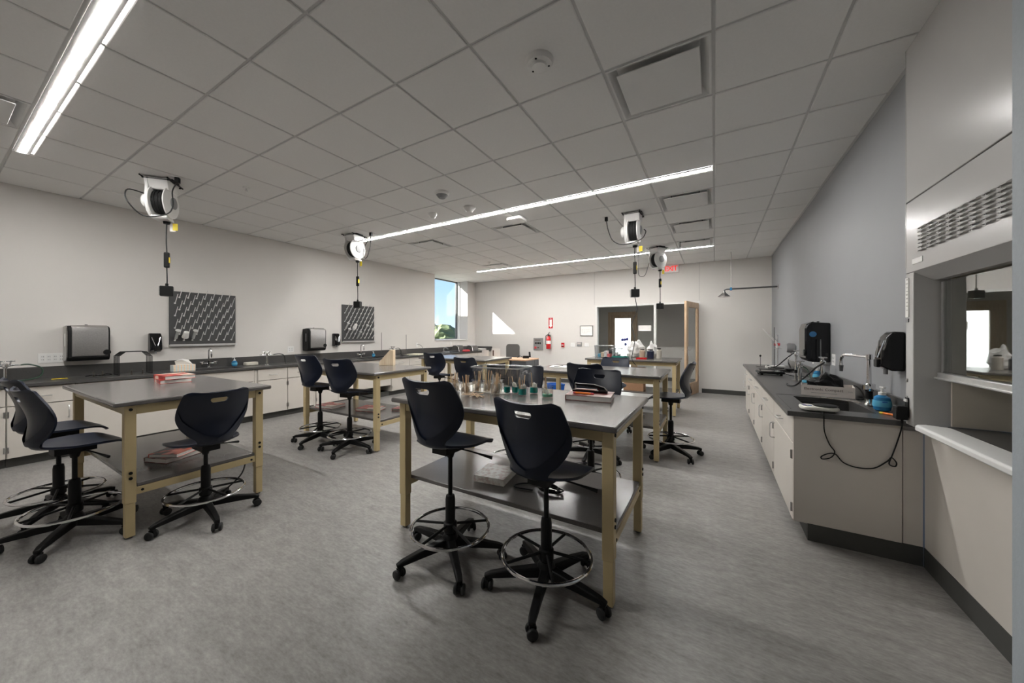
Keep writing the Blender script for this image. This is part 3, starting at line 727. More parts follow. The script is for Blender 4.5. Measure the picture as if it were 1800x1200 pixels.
# ------------------------------------------------------------------ ceiling fittings
def diffuser(i, j, label, open_=True):
    x, y = cell(i, j); t = thing('air_diffuser', label, 'air vent', (x + T / 2, y + T / 2, ZC), 0, 'square ceiling air diffusers')
    a = T / 2 - .011; b = .235
    vs = []
    for (r, z) in ((a, 0), (a, .02), (a - .012, .02), (a - .012, 0), (a - .055, .045)): vs += [(-r, -r, z), (r, -r, z), (r, r, z), (-r, r, z)]
    fs = []
    for k in ((0, 1), (1, 2), (0, 3), (3, 4)):
        for q in range(4): fs.append((k[0] * 4 + q, k[0] * 4 + (q + 1) % 4, k[1] * 4 + (q + 1) % 4, k[1] * 4 + q))
    fs.append((16, 17, 18, 19))
    MB().add(vs, fs).build('frame', WHITEM, t)
    MB().box(-b, b, -b, b, -.012, -.006).build('plaque', WHITEM, t, .002)
    for sx_ in (-1, 1):
        for sy_ in (-1, 1): MB().cyl((sx_ * .15, sy_ * .15, -.006), (sx_ * .15, sy_ * .15, .044), .006, n=8).build('hanger', STEELD, t)
dl_ = ['square air diffuser near the round white smoke detector', 'square air diffuser just past the middle strip light, by the open grey wall side', 'third air diffuser in the row beside the accent wall', 'air diffuser right before the far strip light on the accent wall side',
       'air diffuser between middle strip light and the window wall', 'far air diffuser next to the end of the last strip light', 'air diffuser beside the white wireless box', 'air diffuser beside the near strip light over the twin stools']
for (i, j), lb in zip(DIFF, dl_): diffuser(i, j, lb)
def detector(x, y, label, r=.07, h_=.045, style=0):
    t = thing('ceiling_detector', label, 'detector', (x, y, ZC), 0)
    if style == 0:
        MB().lathe([(r, 0), (r, -.012), (r * .9, -.03), (r * .55, -.032), (r * .5, -h_), (.005, -h_)], 24).build('body', WHITE, t)
        for a in (.6, 2.7, 4.8): MB().lathe([(.007, -.0305), (.007, -.0325)], 10, (r * .7 * math.cos(a), r * .7 * math.sin(a), 0)).build('indicator', BLACK, t)
    elif style == 1:
        MB().lathe([(r, 0), (r, -.02), (r * .85, -.035)], 24).build('body', WHITE, t)
        MB().lathe([(r * .8, -.035), (r * .45, -.07), (.01, -.072)], 20).build('lens_dome', GREYP if r > .08 else WHITE, t)
    else:
        MB().lathe([(.035, 0), (.033, -.008), (.012, -.010)], 20).build('escutcheon', WHITE, t)
        MB().cyl((0, 0, -.008), (0, 0, -.03), .008).lathe([(.016, -.03), (.016, -.034)], 12).build('sprinkler_head', CHROME, t)
detector(-.921, 1.974, 'round white smoke detector with dark dots by the near air diffuser', .085)
detector(-2.765, 3.219, 'dome sensor with grey lens before the middle strip light', .085, style=1)
detector(-2.778, 3.78, 'plain white dome sensor hard against the middle strip light', .08, style=1)
detector(-3.364, 3.72, 'small white dome sensor between two others and the wall side of the strip', .06, style=1)
detector(-4.602, 1.96, 'small sprinkler head near the white cord reel over the red books', style=2)
detector(-1.05, 6.25, 'small sprinkler head between the two cord reels by the exit sign', style=2)
detector(-4.5, 6.9, 'small sprinkler head close to the far air diffuser', style=2)
ap = thing('wireless_box', 'flat white wireless access box below the ceiling past the middle strip', 'access point', (-2.44, 4.47, ZC))
MB().prism(rrect(.24, .24, .05), -.055, -.018, 'z').build('cover', WHITE, ap, .006); MB().prism(rrect(.16, .16, .03), -.018, 0, 'z').build('bracket', GREYP, ap)

# ------------------------------------------------------------------ cord reels
def reel(x, y, az, zg, zb, plug, tail, label, down=None):
    """az: heading of the disc normal; zg, zb: heights of inline block and outlet box"""
    t = thing('cord_reel', label, 'cord reel', (x, y, ZC), R(az), 'ceiling cord reels')
    zc = -.245
    MB().box(-.11, .11, -.07, .07, -.016, 0).build('mount_plate', BLACK, t, .003)
    MB().tube([(-.13, -.16, -.02), (-.13, .16, -.02)], .008).tube([(.10, -.16, -.02), (.10, .16, -.02)], .008).tube([(-.13, -.12, -.03), (.10, -.12, -.03)], .008).tube([(-.13, .12, -.03), (.10, .12, -.03)], .008).build('mount_bars', BLACK, t)
    # frame: a flat plate that widens up to the mount
    pr_ = [(-.13, -.022), (.13, -.022), (.105, -.10), (.12, zc), (.085, zc - .12), (.03, zc - .165), (-.03, zc - .165), (-.085, zc - .12), (-.12, zc), (-.105, -.10)]
    MB().prism(pr_, -.115, -.085, 'x').build('side_frame', WHITE, t, .006)
    MB().prism([(-.13, -.022), (.13, -.022), (.09, -.13), (-.09, -.13)], -.085, .085, 'x').build('top_cover', WHITE, t, .006)
    MB().lathe([(.06, -.17), (.075, -.155), (.075, -.115)], 24, (0, 0, zc), axis='x').build('spring_housing', WHITE, t)
    MB().lathe([(.155, -.080), (.165, -.072), (.165, -.064), (.14, -.06)], 36, (0, 0, zc), axis='x').build('flange', WHITE, t)
    d = MB().lathe([(.14, .052), (.165, .056), (.165, .066), (.12, .078), (.085, .085)], 36, (0, 0, zc), axis='x').build('flange', WHITE, t)
    MB().lathe([(.062, .083), (.062, .094), (.05, .098)], 24, (0, 0, zc), axis='x').build('hub_cap', GREYP, d)
    dr = MB()
    for k in range(8): dr.tube(ring((-.052 + k * .0145, 0, zc), .118 + .004 * (k % 2), 'x', 36), .0078, 6, True)
    dr.lathe([(.10, -.064), (.10, .06)], 24, (0, 0, zc), axis='x'); o_ = dr.build('wound_cord', RUBBER, t)
    MB().prism([(-.05, zc - .150), (.06, zc - .150), (.10, zc - .175), (.10, zc - .187), (-.04, zc - .187), (-.06, zc - .17)], -.09, .05, 'x').build('guide_arm', WHITE, t, .004)
    gx, gy = .0, .06
    MB().lathe([(.028, zc - .215), (.033, zc - .19), (.02, zc - .188)], 16, (gx, gy, 0)).build('cord_guide', BLACK, t)
    MB().box(gx + .022, gx + .075, gy + .010, gy + .013, zc - .29, zc - .21).build('tag', PAPER, t)
    MB().box(gx + .055, gx + .10, gy - .008, gy - .004, zc - .28, zc - .205).build('tag', YELLOW, t)
    a_, b_ = zg - ZC, zb - ZC
    MB().tube(smooth_path([(gx, gy, zc - .19), (gx - .004, gy, (zc + a_) / 2 - .08), (gx, gy, a_ + .08), (gx, gy, a_ - .08), (gx + .003, gy, (a_ + b_) / 2 - .05), (gx, gy, b_ + .06)]), .0062).build('drop_cord', RUBBER, t)
    g = MB().prism(rrect(.048, .036, .012), a_ - .085, a_ + .085, 'z'); gm = g.build('inline_breaker', BLACK, t, .010, loc=(gx, gy, 0))
    MB().box(.016, .026, -.012, .012, -.03, .03).build('breaker_label', YELLOW, gm, loc=(0, 0, a_))
    bx_ = MB().box(-.055, .055, -.045, .045, -.055, .055).build('outlet_box', BLACK, t, .006, loc=(gx, gy, b_), rot=(0, 0, R(20)))
    MB().cyl((0, 0, .055), (0, 0, .085), .014).build('strain_relief', BLACK, bx_)
    MB().box(-.062, -.055, -.038, .038, -.046, .046).build('face_plate', STEEL, bx_)
    # supply tail to the ceiling socket, given in world offsets
    iz = Matrix.Rotation(-R(az), 3, 'Z')
    MB().tube(smooth_path([iz @ Vector(p) for p in tail]), .0062).build('supply_cord', RUBBER, t)
    pp = iz @ Vector(plug)
    MB().box(pp.x - .02, pp.x + .02, pp.y - .02, pp.y + .02, -.06, -.004).build('supply_plug', BLACK, t, .004)
    MB().box(pp.x - .05, pp.x + .05, pp.y - .03, pp.y + .03, -.004, .0).build('socket_plate', WHITEM, t)
    if down: MB().tube(smooth_path([iz @ Vector(p) for p in down]), .005).build('extension_cord', RUBBER, t)
    return t
reel(-5.15, 1.40, 51, 2.19, 1.845, (.22, .05, 0), [(.22, .05, -.05), (.18, .02, -.15), (.16, .03, -.30), (.14, -.02, -.40), (.0, -.16, -.43), (-.02, -.28, -.30), (-.08, -.26, -.17), (-.12, -.12, -.16)], 'white cord reel over the two red books table')
reel(-5.20, 3.83, 8, 2.27, 1.87, (.34, .05, 0), [(.34, .05, -.05), (.33, .04, -.25), (.30, .0, -.42), (.26, -.03, -.40), (.27, -.02, -.25), (.30, .02, -.12), (.1, 0, -.12)], 'white cord reel at the wall end of the middle strip light')
reel(-.96, 5.16, 0, 2.30, 1.945, (-.37, -.05, 0), [(-.37, -.05, -.05), (-.34, -.06, -.2), (-.27, -.08, -.36), (-.12, -.10, -.44), (.10, -.10, -.40), (.16, -.06, -.30), (.13, 0, -.24)], 'cord reel whose outlet box feeds a cord down to the notebook table',
     [(.0, .06, -1.16), (.03, .02, -1.35), (-.02, -.06, -1.55), (.05, -.22, -1.75), (.0, -.16, -2.0), (.04, -.10, -2.10)])
reel(-.94, 7.40, -33, 2.36, 1.91, (-.38, .13, 0), [(-.38, .13, -.05), (-.38, .12, -.3), (-.36, .1, -.5), (-.25, .05, -.52), (-.18, .03, -.35), (-.13, .02, -.16)], 'cord reel hanging in front of the red exit sign')

# ------------------------------------------------------------------ wall things
def towel_box(loc, rz, label, body=STEEL, side=BLACK, first=True):
    """front faces -y; sizes .36 wide .42 high"""
    t = thing('towel_dispenser', label, 'towel dispenser', loc, rz, None)
    prof = [(0, 0), (0, .42), (-.14, .43), (-.185, .405), (-.20, .36), (-.20, .05), (-.175, .012), (-.15, 0)]
    MB().prism(prof, -.175, .175, 'x').build('housing', side, t, .012)
    MB().prism([(-.15, .004), (-.178, .004), (-.204, .04), (-.204, .365), (-.190, .405), (-.15, .428)], -.168, .179, 'x').build('trim_frame', BLACK if side is not GLOSSB else GLOSSB, t, .010)
    fp = [(-.199, .055), (-.210, .06), (-.210, .355), (-.195, .412), (-.14, .437), (-.13, .43), (-.18, .40), (-.200, .355)]
    MB().prism(fp, -.135, .162, 'x').build('front_cover', body, t, .004)
    MB().cyl((.150, -.203, .10), (.150, -.218, .10), .034, n=20).build('lever_knob', BLACK, t, .003)
    MB().box(-.06, .05, -.12, -.118, -.025, .004).build('paper_towel', PAPER, t, rot=(R(-10), 0, 0))
    MB().box(-.178, -.175, -.13, -.105, .18, .33).build('level_window', WHITE if side is STEEL else GREYP, t)
    MB().cyl((0, -.07, .42), (0, -.07, .445), .012).build('lock', STEELD, t)
    return t
towel_box((XL, 1.095, 1.045), R(90), 'silver towel dispenser by the wall outlet, above the wire file rack', STEEL, STEEL)
towel_box((XL, 3.995, 1.05), R(90), 'silver-fronted towel dispenser with dark sides beyond the first peg board', STEEL, BLACK)
t = towel_box((XR, 5.165, 1.07), R(-90), 'black towel dispenser with blue sticker on the grey accent wall', GLOSSB, GLOSSB)
MB().lathe([(.030, 0), (.030, .002)], 20, (.1795, -.145, .30), axis='x').build('round_sticker', mat('sticker_blue', (.03, .13, .28), .3), t)
def soap_box(loc, rz, label):
    t = thing('soap_dispenser', label, 'soap dispenser', loc, rz, None)
    prof = [(0, .0), (0, .255), (-.055, .258), (-.085, .22), (-.108, .12), (-.115, .03), (-.06, 0)]
    MB().prism(prof, -.062, .062, 'x').build('housing', GLOSSB, t, .010)
    for s_ in (-1, 1): MB().tube([(s_ * .045, -.090, .20), (s_ * .014, -.115, .085)], .005).build('chrome_line', CHROME, t)
    MB().box(-.03, .03, -.125, -.105, .02, .075).build('push_bar', BLACK, t, .006); MB().cyl((0, -.075, -.025), (0, -.075, .01), .012).build('nozzle', GREYP, t)
    return t
soap_box((XL, 1.73, 1.125), R(90), 'black soap dispenser left of the first peg board over the file rack')
soap_box((XL, 4.49, 1.125), R(90), 'black soap dispenser beside the second peg board')
soap_box((XR, 3.34, 1.13), R(-90), 'glossy black soap dispenser next to the fume hood')
def outlet(loc, rz, label, n=2, m=WHITE):
    t = thing('wall_outlet', label, 'outlet', loc, rz, 'wall outlets')
    wd = .07 + .046 * (n - 1); MB().box(-wd / 2, wd / 2, -.006, 0, 0, .115).build('cover_plate', m, t, .002)
    for k in range(n):
        x = (k - (n - 1) / 2) * .046
        r_ = MB().box(x - .017, x + .017, -.008, -.006, .02, .095).build('receptacle', WHITEM, t)
        for z in (.04, .075):
            for q in (-.006, .006): MB().box(x + q - .0015, x + q + .0015, -.0085, -.008, z - .006, z + .006).build('slot', BLACK, r_)
    return t
outlet((XL, .84, 1.03), R(90), 'white double wall outlet left of the silver towel dispenser', 4)
outlet((XL, 3.60, 1.03), R(90), 'white wall outlet under the edge of the dark-sided towel dispenser', 2)
outlet((XR, 4.87, 1.05), R(-90), 'white wall outlet below the black towel dispenser', 2)
outlet((XR, 5.75, 1.0), R(-90), 'small white wall outlet beyond the black towel dispenser', 1)
outlet((XL, 8.25, 1.03), R(90), 'pale wall outlet under the window', 1)
# peg boards
def peg_board(y0, label, ware):
    t = thing('peg_board', label, 'drying rack', (XL, y0, 1.215), R(90), 'laboratory peg boards')
    MB().box(0, .82, -.022, -.002, 0, .78).build('board', GREYP if False else DPEG, t, .002)
    MB().box(-.005, .83, -.06, -.002, -.022, -.004).box(-.005, .83, -.064, -.06, -.022, .008).build('drip_tray', ALU, t)
    n = 0
    for r_ in range(8):
        for c_ in range(8 if r_ % 2 == 0 else 7):
            x = .06 + c_ * .1 + (.05 if r_ % 2 else 0); z = .065 + r_ * .09
            link('peg', PEG, t, loc=(x, -.022, z)); n += 1
    return t
DPEG = mat('phenolic', (.055, .055, .055), .5)
PEG = MB().tube([(0, 0, 0), (0, -.03, .02), (0, -.115, .125)], [.0055, .0055, .0045], 8).lathe([(.012, 0), (.012, -.006), (.007, -.010)], 10, axis='y').mesh('peg', WHITE)
pb1 = peg_board(1.89, 'dark peg board over the first wall sink', 1)
pb2 = peg_board(4.645, 'dark peg board over the second wall sink', 2)
def on_peg(y0, c_, r_, kind, label):
    """glassware slipped over peg c_ of row r_: hollow, its axis on the peg"""
    y = y0 + .06 + c_ * .1 + (.05 if r_ % 2 else 0); z = 1.215 + .065 + r_ * .09
    t = thing('drying_glassware', label, 'glassware', (XL + .022 + .062, y, z + .060), 0, 'glassware on the peg boards')
    m3 = Vector((.085, 0, .105)).to_track_quat('Z', 'Y').to_euler()
    if kind == 'cyl':
        MB().lathe([(.017, -.045), (.017, .10), (.032, .102), (.032, .108), (.002, .108)], 16, cap=False).build('cylinder', GLW, t, rot=m3)
    elif kind == 'beaker':
        MB().lathe([(.040, -.02), (.032, .07), (.030, .076), (.002, .076)], 20, cap=False).build('beaker', PAPER, t, rot=m3)
    else:
        MB().lathe([(.013, -.035), (.013, .01), (.033, .06), (.033, .066), (.002, .069)], 18, cap=False).build('flask', GLW, t, rot=m3)
GLW = mat('frosted_glassware', (.52, .52, .50), .25)
on_peg(1.89, 0, 0, 'cyl', 'slim glass cylinder hung near the corner of the first peg board')
on_peg(1.89, 1, 0, 'beaker', 'white plastic beaker upside down on the first peg board')
on_peg(1.89, 2, 0, 'cyl', 'slim glass cylinder beside the white beaker on the first peg board')
for c_, r_, k, lb in ((0, 2, 'cyl', 'slim cylinder on the second peg board, nearest its soap dispenser'), (0, 1, 'flask', 'small flask low on the second peg board near its dispenser side'), (1, 1, 'flask', 'second small flask low on the second peg board'),
                      (2, 2, 'beaker', 'white beaker at the middle of the second peg board'), (3, 0, 'cyl', 'slim cylinder low in the middle of the second peg board'), (5, 2, 'flask', 'flask on the window side of the second peg board'), (6, 1, 'flask', 'flask at the window-side end of the second peg board')):
    on_peg(4.645, c_, r_, k, lb)
# taps
def goose(loc, rz, label, h_=.30):
    t = thing('sink_faucet', label, 'faucet', loc, rz, 'gooseneck sink taps')
    MB().lathe([(.028, 0), (.028, .01), (.016, .02), (.014, .10), (.018, .11)], 18).build('base', CHROME, t)
    MB().tube([(0, 0, .10), (0, 0, h_ - .06)] + [(0, -.05 + .05 * math.cos(a), h_ - .06 + .05 * math.sin(a)) for a in [PI * k / 8 for k in range(1, 9)]] + [(0, -.10, h_ - .09)], .009, 10).build('spout', CHROME, t)
    MB().cyl((0, -.10, h_ - .09), (0, -.10, h_ - .14), .011, .007).build('nozzle', STEELD, t)
    for s_ in (-1, 1):
        MB().cyl((0, 0, .07), (s_ * .08, 0, .07), .009).build('valve_arm', CHROME, t); MB().lathe([(.016, .06), (.016, .085), (.008, .095)], 12, (s_ * .085, 0, 0)).tube([(s_ * .085 - .025, 0, .092), (s_ * .085 + .025, 0, .092)], .006).build('cross_handle', CHROME, t)
    return t
goose((-6.64, 2.32, CT), R(90), 'chrome gooseneck tap at the sink below the first peg board')
goose((-6.64, 5.04, CT), R(90), 'chrome gooseneck tap at the sink below the second peg board')
def turret(loc, rz, label, hose=None, hm=GREENH, h_=.17):
    t = thing('gas_turret', label, 'gas tap', loc, rz, 'chrome gas taps')
    MB().lathe([(.035, 0), (.035, .012), (.015, .02), (.013, h_ - .02), (.022, h_ - .01), (.022, h_ + .02), (.010, h_ + .03)], 18).build('column', CHROME, t)
    for s_ in (-1, 1):
        MB().cyl((0, 0, h_), (s_ * .07, 0, h_ + .01), .010, .007).tube([(s_ * .07, 0, h_ + .01), (s_ * .105, 0, h_ + .006)], [.008, .005]).build('outlet_nozzle', CHROME, t)
        MB().cyl((s_ * .03, 0, h_ + .01), (s_ * .035, 0, h_ + .05), .007).tube([(s_ * .035 - .03, 0, h_ + .052), (s_ * .035 + .03, 0, h_ + .052)], .007).tube([(s_ * .035, -.03, h_ + .052), (s_ * .035, .03, h_ + .052)], .007).build('cross_handle', CHROME, t)
    if hose: MB().tube(smooth_path(hose), .0075).build('rubber_hose', hm, t)
    return t
turret((-6.55, .50, CT), R(90), 'chrome gas tap with a green hose at the counter start', [(.10, 0, .177), (.16, 0, .178), (.24, -.02, .13), (.22, -.05, .04), (.08, -.10, .009), (-.12, -.12, .009)], GREENH)
turret((-6.30, 2.98, CT), R(90), 'chrome gas tap with dark hose beside the white box', [(.10, 0, .177), (.20, 0, .182), (.27, .0, .15), (.30, .02, .05), (.32, .04, .009)], RUBBER)
turret((-6.40, 5.72, CT), R(90), 'chrome gas tap with dark hose before the cream papers', [(.10, 0, .177), (.18, 0, .182), (.25, 0, .12), (.27, .02, .03), (.35, .04, .009)], RUBBER)
def ring_stand(loc, h_, label, rod=None, rz=0, ringz=None):
    t = thing('ring_stand', label, 'lab stand', loc, rz, 'ring stands')
    MB().box(-.06, .06, -.09, .09, 0, .012).build('base_plate', BLACK, t, .003); MB().cyl((0, .06, .012), (0, .06, h_), .005, n=10).build('rod', STEELD, t)
    if ringz: MB().tube([(0, .06, ringz), (0, .0, ringz)], .004).lathe([(.05, ringz), (.05, ringz + .004)], 24, (0, -.05, 0)).build('plate', STEEL, t)
    return t
ring_stand((-6.50, 5.42, CT), .55, 'tall ring stand by the second wall sink')
ring_stand((-6.34, 6.02, CT), .50, 'tall ring stand beside the gas tap before the cream papers')
# --- things along the left counter
t = thing('file_rack', 'black wire file rack arching above the counter under the soap dispenser', 'rack', (-6.44, 1.46, CT))
for k in range(7):
    x = -.13 + k * .038
    MB().tube(smooth_path([(x, -.15, 0), (x, -.15, .22), (x, -.142, .245), (x, -.10, .285), (x, -.08, .29), (x, .08, .29), (x, .10, .285), (x, .142, .235), (x, .15, .21), (x, .15, 0)], 3), .0032, 6).build('wire_hoop', BLACK, t)
MB().tube([(-.13, -.15, .004), (.10, -.15, .004)], .0035, 6).build('bottom_wire', BLACK, t); MB().tube([(-.13, .15, .004), (.10, .15, .004)], .0035, 6).build('bottom_wire', BLACK, t)
STL = ['small clear stub farthest from the wire rack', 'small clear stub beside the tangled black cable', 'small clear stub in front of the wire rack feet', 'small clear stub at the far side of the wire rack']
for k, (x, y) in enumerate(((-6.36, 1.10), (-6.40, 1.18), (-6.26, 1.40), (-6.26, 1.50))):
    t = thing('burner_stub', STL[k], 'lab glass', (x, y, CT), 0, 'small clear stubs on the counter')
    MB().lathe([(.028, 0), (.028, .004), (.008, .008)], 14).build('foot', CLEAR, t); MB().cyl((0, 0, .008), (0, 0, .065), .008, n=12).build('tube', FROST, t)
tag(MB().tube(smooth_path([(-6.50, 1.06, CT + .006), (-6.46, 1.12, CT + .02), (-6.52, 1.18, CT + .006), (-6.46, 1.23, CT + .025), (-6.50, 1.275, CT + .006), (-6.56, 1.15, CT + .006)]), .005).build('loose_cable', BLACK), 'tangled black cable beside the wire file rack', 'cable')
tag(MB().tube(smooth_path([(-6.45, .80, CT + .004), (-6.42, .84, CT + .006), (-6.46, .88, CT + .004), (-6.42, .91, CT + .006), (-6.45, .85, CT + .004)]), .004).build('brass_chain', YELLOW), 'small brassy loop lying on the counter under the outlet', 'chain')
t = thing('tissue_box', 'plaid tissue box with a tissue pulled out, left of the first tap', 'tissue box', (-6.36, 1.93, CT))
MB().box(-.06, .06, -.12, .12, 0, .09).build('carton', PLAID, t, .003)
bm_ = MB(); vs = [(-.03, -.07, .09), (-.02, .07, .09), (.03, -.02, .16), (.0, .06, .155), (.03, .10, .09), (.0, -.09, .145), (-.02, 0, .17)]
bm_.add(vs, [(0, 5, 6), (0, 6, 1), (1, 6, 3), (1, 3, 4), (5, 2, 6), (6, 2, 3), (3, 2, 4), (0, 4, 2), (0, 2, 5), (0, 1, 4)]).build('tissue', PAPER, t)
def soap_bottle(loc, label, s_=1.0):
    t = thing('soap_bottle', label, 'soap bottle', loc, 0)
    MB().lathe([(.030 * s_, 0), (.040 * s_, .008 * s_), (.045 * s_, .045 * s_), (.038 * s_, .09 * s_), (.018 * s_, .105 * s_)], 22).build('bottle', SOAPB, t)
    MB().lathe([(.019 * s_, .105 * s_), (.019 * s_, .122 * s_), (.007 * s_, .125 * s_), (.006 * s_, .150 * s_), (.012 * s_, .152 * s_), (.012 * s_, .162 * s_)], 14).box(-.006 * s_, .006 * s_, -.04 * s_, .01 * s_, .152 * s_, .162 * s_).build('pump', WHITE, t)
    MB().lathe([(.0458 * s_, .030 * s_), (.0462 * s_, .045 * s_), (.0435 * s_, .07 * s_)], 22, cap=False).build('label_band', SOAPL, t)
    MB().box(-.012 * s_, .012 * s_, -.0475 * s_, -.045 * s_, .060 * s_, .067 * s_).build('label_mark', BLUE, t)
    return t
soap_bottle((-6.64, 2.66, CT), 'small blue soap bottle right of the first gooseneck tap', .85)
soap_bottle((-6.62, 5.36, CT), 'small blue soap bottle at the second wall sink', .75)
t = thing('sensor_box', 'cream plastic box with rounded edges beside the dark-hosed gas tap', 'box', (-6.56, 2.86, CT), R(8))
MB().prism(rrect(.10, .20, .03), 0, .055, 'z').build('body', mat('cream_plastic', (.66, .63, .55), .4), t, .012); MB().box(-.03, .03, .08, .10, .015, .035).build('port', BLACK, t)
tag(MB().box(-.02, .02, -.05, .05, 0, .04).build('power_block', WHITE, None, .006, loc=(-6.66, 3.78, CT)), 'small white plug block under the dark-sided towel dispenser', 'plug')
def paper_stack(name, x, y, z, wd, dp, n, m, label, cat='paper'):
    t = thing(name, label, cat, (x, y, z)); rr = random.Random(int(x * 100 + y * 10)); zz = 0
    for k in range(n):
        th = rr.uniform(.003, .008); MB().box(-wd / 2, wd / 2, -dp / 2, dp / 2, zz, zz + th).build('sheet_bundle', m, t, 0, rot=(0, 0, rr.uniform(-.35, .35))); zz += th + .0005
    return t
paper_stack('paper_pile', -6.38, 6.45, CT, .34, .46, 4, CREAM, 'loose cream papers spread on the counter past the gas taps')
paper_stack('paper_pile', -6.45, 9.2, CT, .40, .42, 9, PAPER, 'stack of white papers in the far counter corner')
# wall tap under the window side
t = thing('wall_tap', 'small white wall plate with a bent wire left of the window', 'wall tap', (XL, 6.85, 1.08), R(90)); MB().box(-.035, .035, -.006, 0, -.05, .06).build('plate', WHITE, t, .002)
MB().tube(smooth_path([(0, -.006, .01), (.04, -.05, .01), (.12, -.06, -.03), (.18, -.05, -.12)]), .006).build('wire', GREYP, t)
# things under the window
t = thing('document_camera', 'grey rounded device on the counter before the black laptop', 'device', (-6.35, 7.55, CT), R(20)); MB().box(-.09, .09, -.07, .07, 0, .035).build('base', GREYP, t, .01)
MB().tube(smooth_path([(-.05, 0, .03), (-.06, 0, .11), (0, 0, .14), (.07, 0, .10)]), .018).build('arm', GREYP, t)
t = thing('laptop', 'closed dark laptop with a cream sheet lying under the window', 'laptop', (-6.45, 7.90, CT), R(5)); MB().box(-.14, .14, -.19, .19, 0, .018).build('base', BLACK, t, .006); MB().box(-.14, .14, -.19, .19, .019, .028).build('lid', DESKG, t, .004)
t = thing('red_cloth', 'red pouch lying beside the laptop under the window', 'pouch', (-6.26, 8.36, CT)); MB().lathe([(.02, 0), (.11, .005), (.12, .035), (.08, .06), (.01, .065)], 18).build('pouch', REDP, t)
def bag_on(loc, rz, label, m1, m2):
    t = thing('equipment_bag', label, 'bag', loc, rz)
    MB().prism([(-.15, 0), (.15, 0), (.15, .06), (.09, .17), (-.12, .17), (-.15, .12)], -.12, .12, 'x').build('body', m1, t, .02); MB().box(-.125, .125, -.11, .07, .172, .178).build('flap', m2, t, .003)
    MB().tube(smooth_path([(-.123, -.16, .01), (-.123, -.12, .14), (-.123, -.05, .175)]), .008).build('edge_piping', ALU, t)
bag_on((-6.55, 8.32, CT), R(90), 'dark bag with navy flap against the window wall', GREYF, DESKG)
bag_on((-6.33, 8.70 + .05, CT), R(80), 'grey bag with pale edge beside the paper stack in the corner', GREYF, WHITEM)
# ------------------------------------------------------------------ back wall things
def wall_plate(name, x, z, wd, hg, m, label, cat, th=.012):
    t = thing(name, label, cat, (x, YB, z)); MB().box(-wd / 2, wd / 2, -th, 0, -hg / 2, hg / 2).build('plate', m, t, .002); return t
t = wall_plate('fire_sign', -4.07, 1.69, .13, .31, RED, 'tall red arrow sign above the fire extinguisher', 'sign', .003)
MB().box(-.035, .035, -.0036, -.003, -.07, .10).add([(-.055, -.0036, -.07), (.055, -.0036, -.07), (0, -.0036, -.135), (-.055, -.003, -.07), (.055, -.003, -.07), (0, -.003, -.135)], [(0, 1, 2), (3, 5, 4), (0, 2, 5, 3), (1, 4, 5, 2), (0, 3, 4, 1)]).build('arrow', EXITF, t)
text('sign_text', 'FIRE', .034, PAPER, t, (0, -.0035, .133), (R(90), 0, 0))
t = thing('fire_extinguisher', 'red fire extinguisher hanging under the red arrow sign', 'extinguisher', (-4.10, YB - .085, .94))
MB().lathe([(.060, 0), (.067, .01), (.067, .30), (.055, .335), (.028, .36), (.022, .38)], 24).build('cylinder', RED, t)
MB().lathe([(.0678, .15), (.0678, .24)], 24, cap=False).build('paper_label', PAPER, t)
MB().box(-.018, .018, -.02, .02, .38, .41).box(-.012, .012, -.07, .04, .405, .42).build('valve', BLACK, t, .003); MB().obox((.02, -.03, .445), .02, .12, .012, Matrix.Rotation(R(35), 3, 'X')).build('handle_lever', STEELD, t)
MB().tube(smooth_path([(-.02, 0, .40), (-.07, -.02, .38), (-.085, -.02, .25), (-.078, -.02, .12)]), .009).build('hose', RUBBER, t); MB().box(-.03, .03, .067, .085, .15, .40).build('wall_bracket', STEELD, t)
t = thing('eyewash_panel', 'grey metal control panel with black switches and a red button', 'control panel', (-4.46, YB, .895)); MB().box(-.155, .155, -.02, 0, 0, .36).build('box', mat('panel_grey', (.30, .30, .30), .4, metal=.4), t, .004)
for k in range(4): MB().box(-.10 + k * .05, -.065 + k * .05, -.03, -.02, .18, .235).build('switch', BLACK, t, .002)
MB().box(-.11, .07, -.0206, -.02, .29, .31).build('printed_title', INK, t); MB().lathe([(.035, -.02), (.035, -.04), (.02, -.045)], 16, (-.08, 0, .075), axis='y').build('stop_button', REDP, t); MB().box(-.02, .03, -.026, -.02, .06, .09).build('key_switch', INK, t)
t = wall_plate('fire_alarm_pull', -3.69, 1.06, .085, .125, RED, 'small red fire alarm pull on the white back wall', 'fire alarm', .04); MB().box(-.03, .03, -.048, -.04, -.01, .008).build('pull_bar', PAPER, t); MB().box(-.025, .025, -.045, -.04, -.045, -.02).build('latch', BLACK, t)
for x, lb in ((-3.40, 'white light switch between fire alarm and thermostat'), (-3.00, 'white light switch nearest the glazed screen')):
    t = wall_plate('light_switch', x, 1.07, .12, .115, WHITE, lb, 'switch', .008); MB().box(-.035, -.008, -.012, -.008, -.03, .03).build('rocker', WHITEM, t); MB().box(.008, .035, -.012, -.008, -.03, .03).build('rocker', WHITEM, t)
t = wall_plate('thermostat', -3.21, 1.09, .13, .115, GREYP, 'grey thermostat between two white switches', 'thermostat', .025); MB().box(-.05, .05, -.027, -.025, -.005, .04).build('display', mat('pale_lcd', (.55, .50, .46), .3), t)
t = thing('framed_plan', 'thin grey frame holding a line-drawn floor plan', 'picture frame', (-3.01, YB, 1.46)); MB().box(-.165, .165, -.012, -.004, -.13, .13).build('sheet', PAPER, t)
MB().box(-.18, -.162, -.018, 0, -.145, .145).box(.162, .18, -.018, 0, -.145, .145).box(-.162, .162, -.018, 0, .127, .145).box(-.162, .162, -.018, 0, -.145, -.127).build('frame', STEEL, t)
pl = MB()
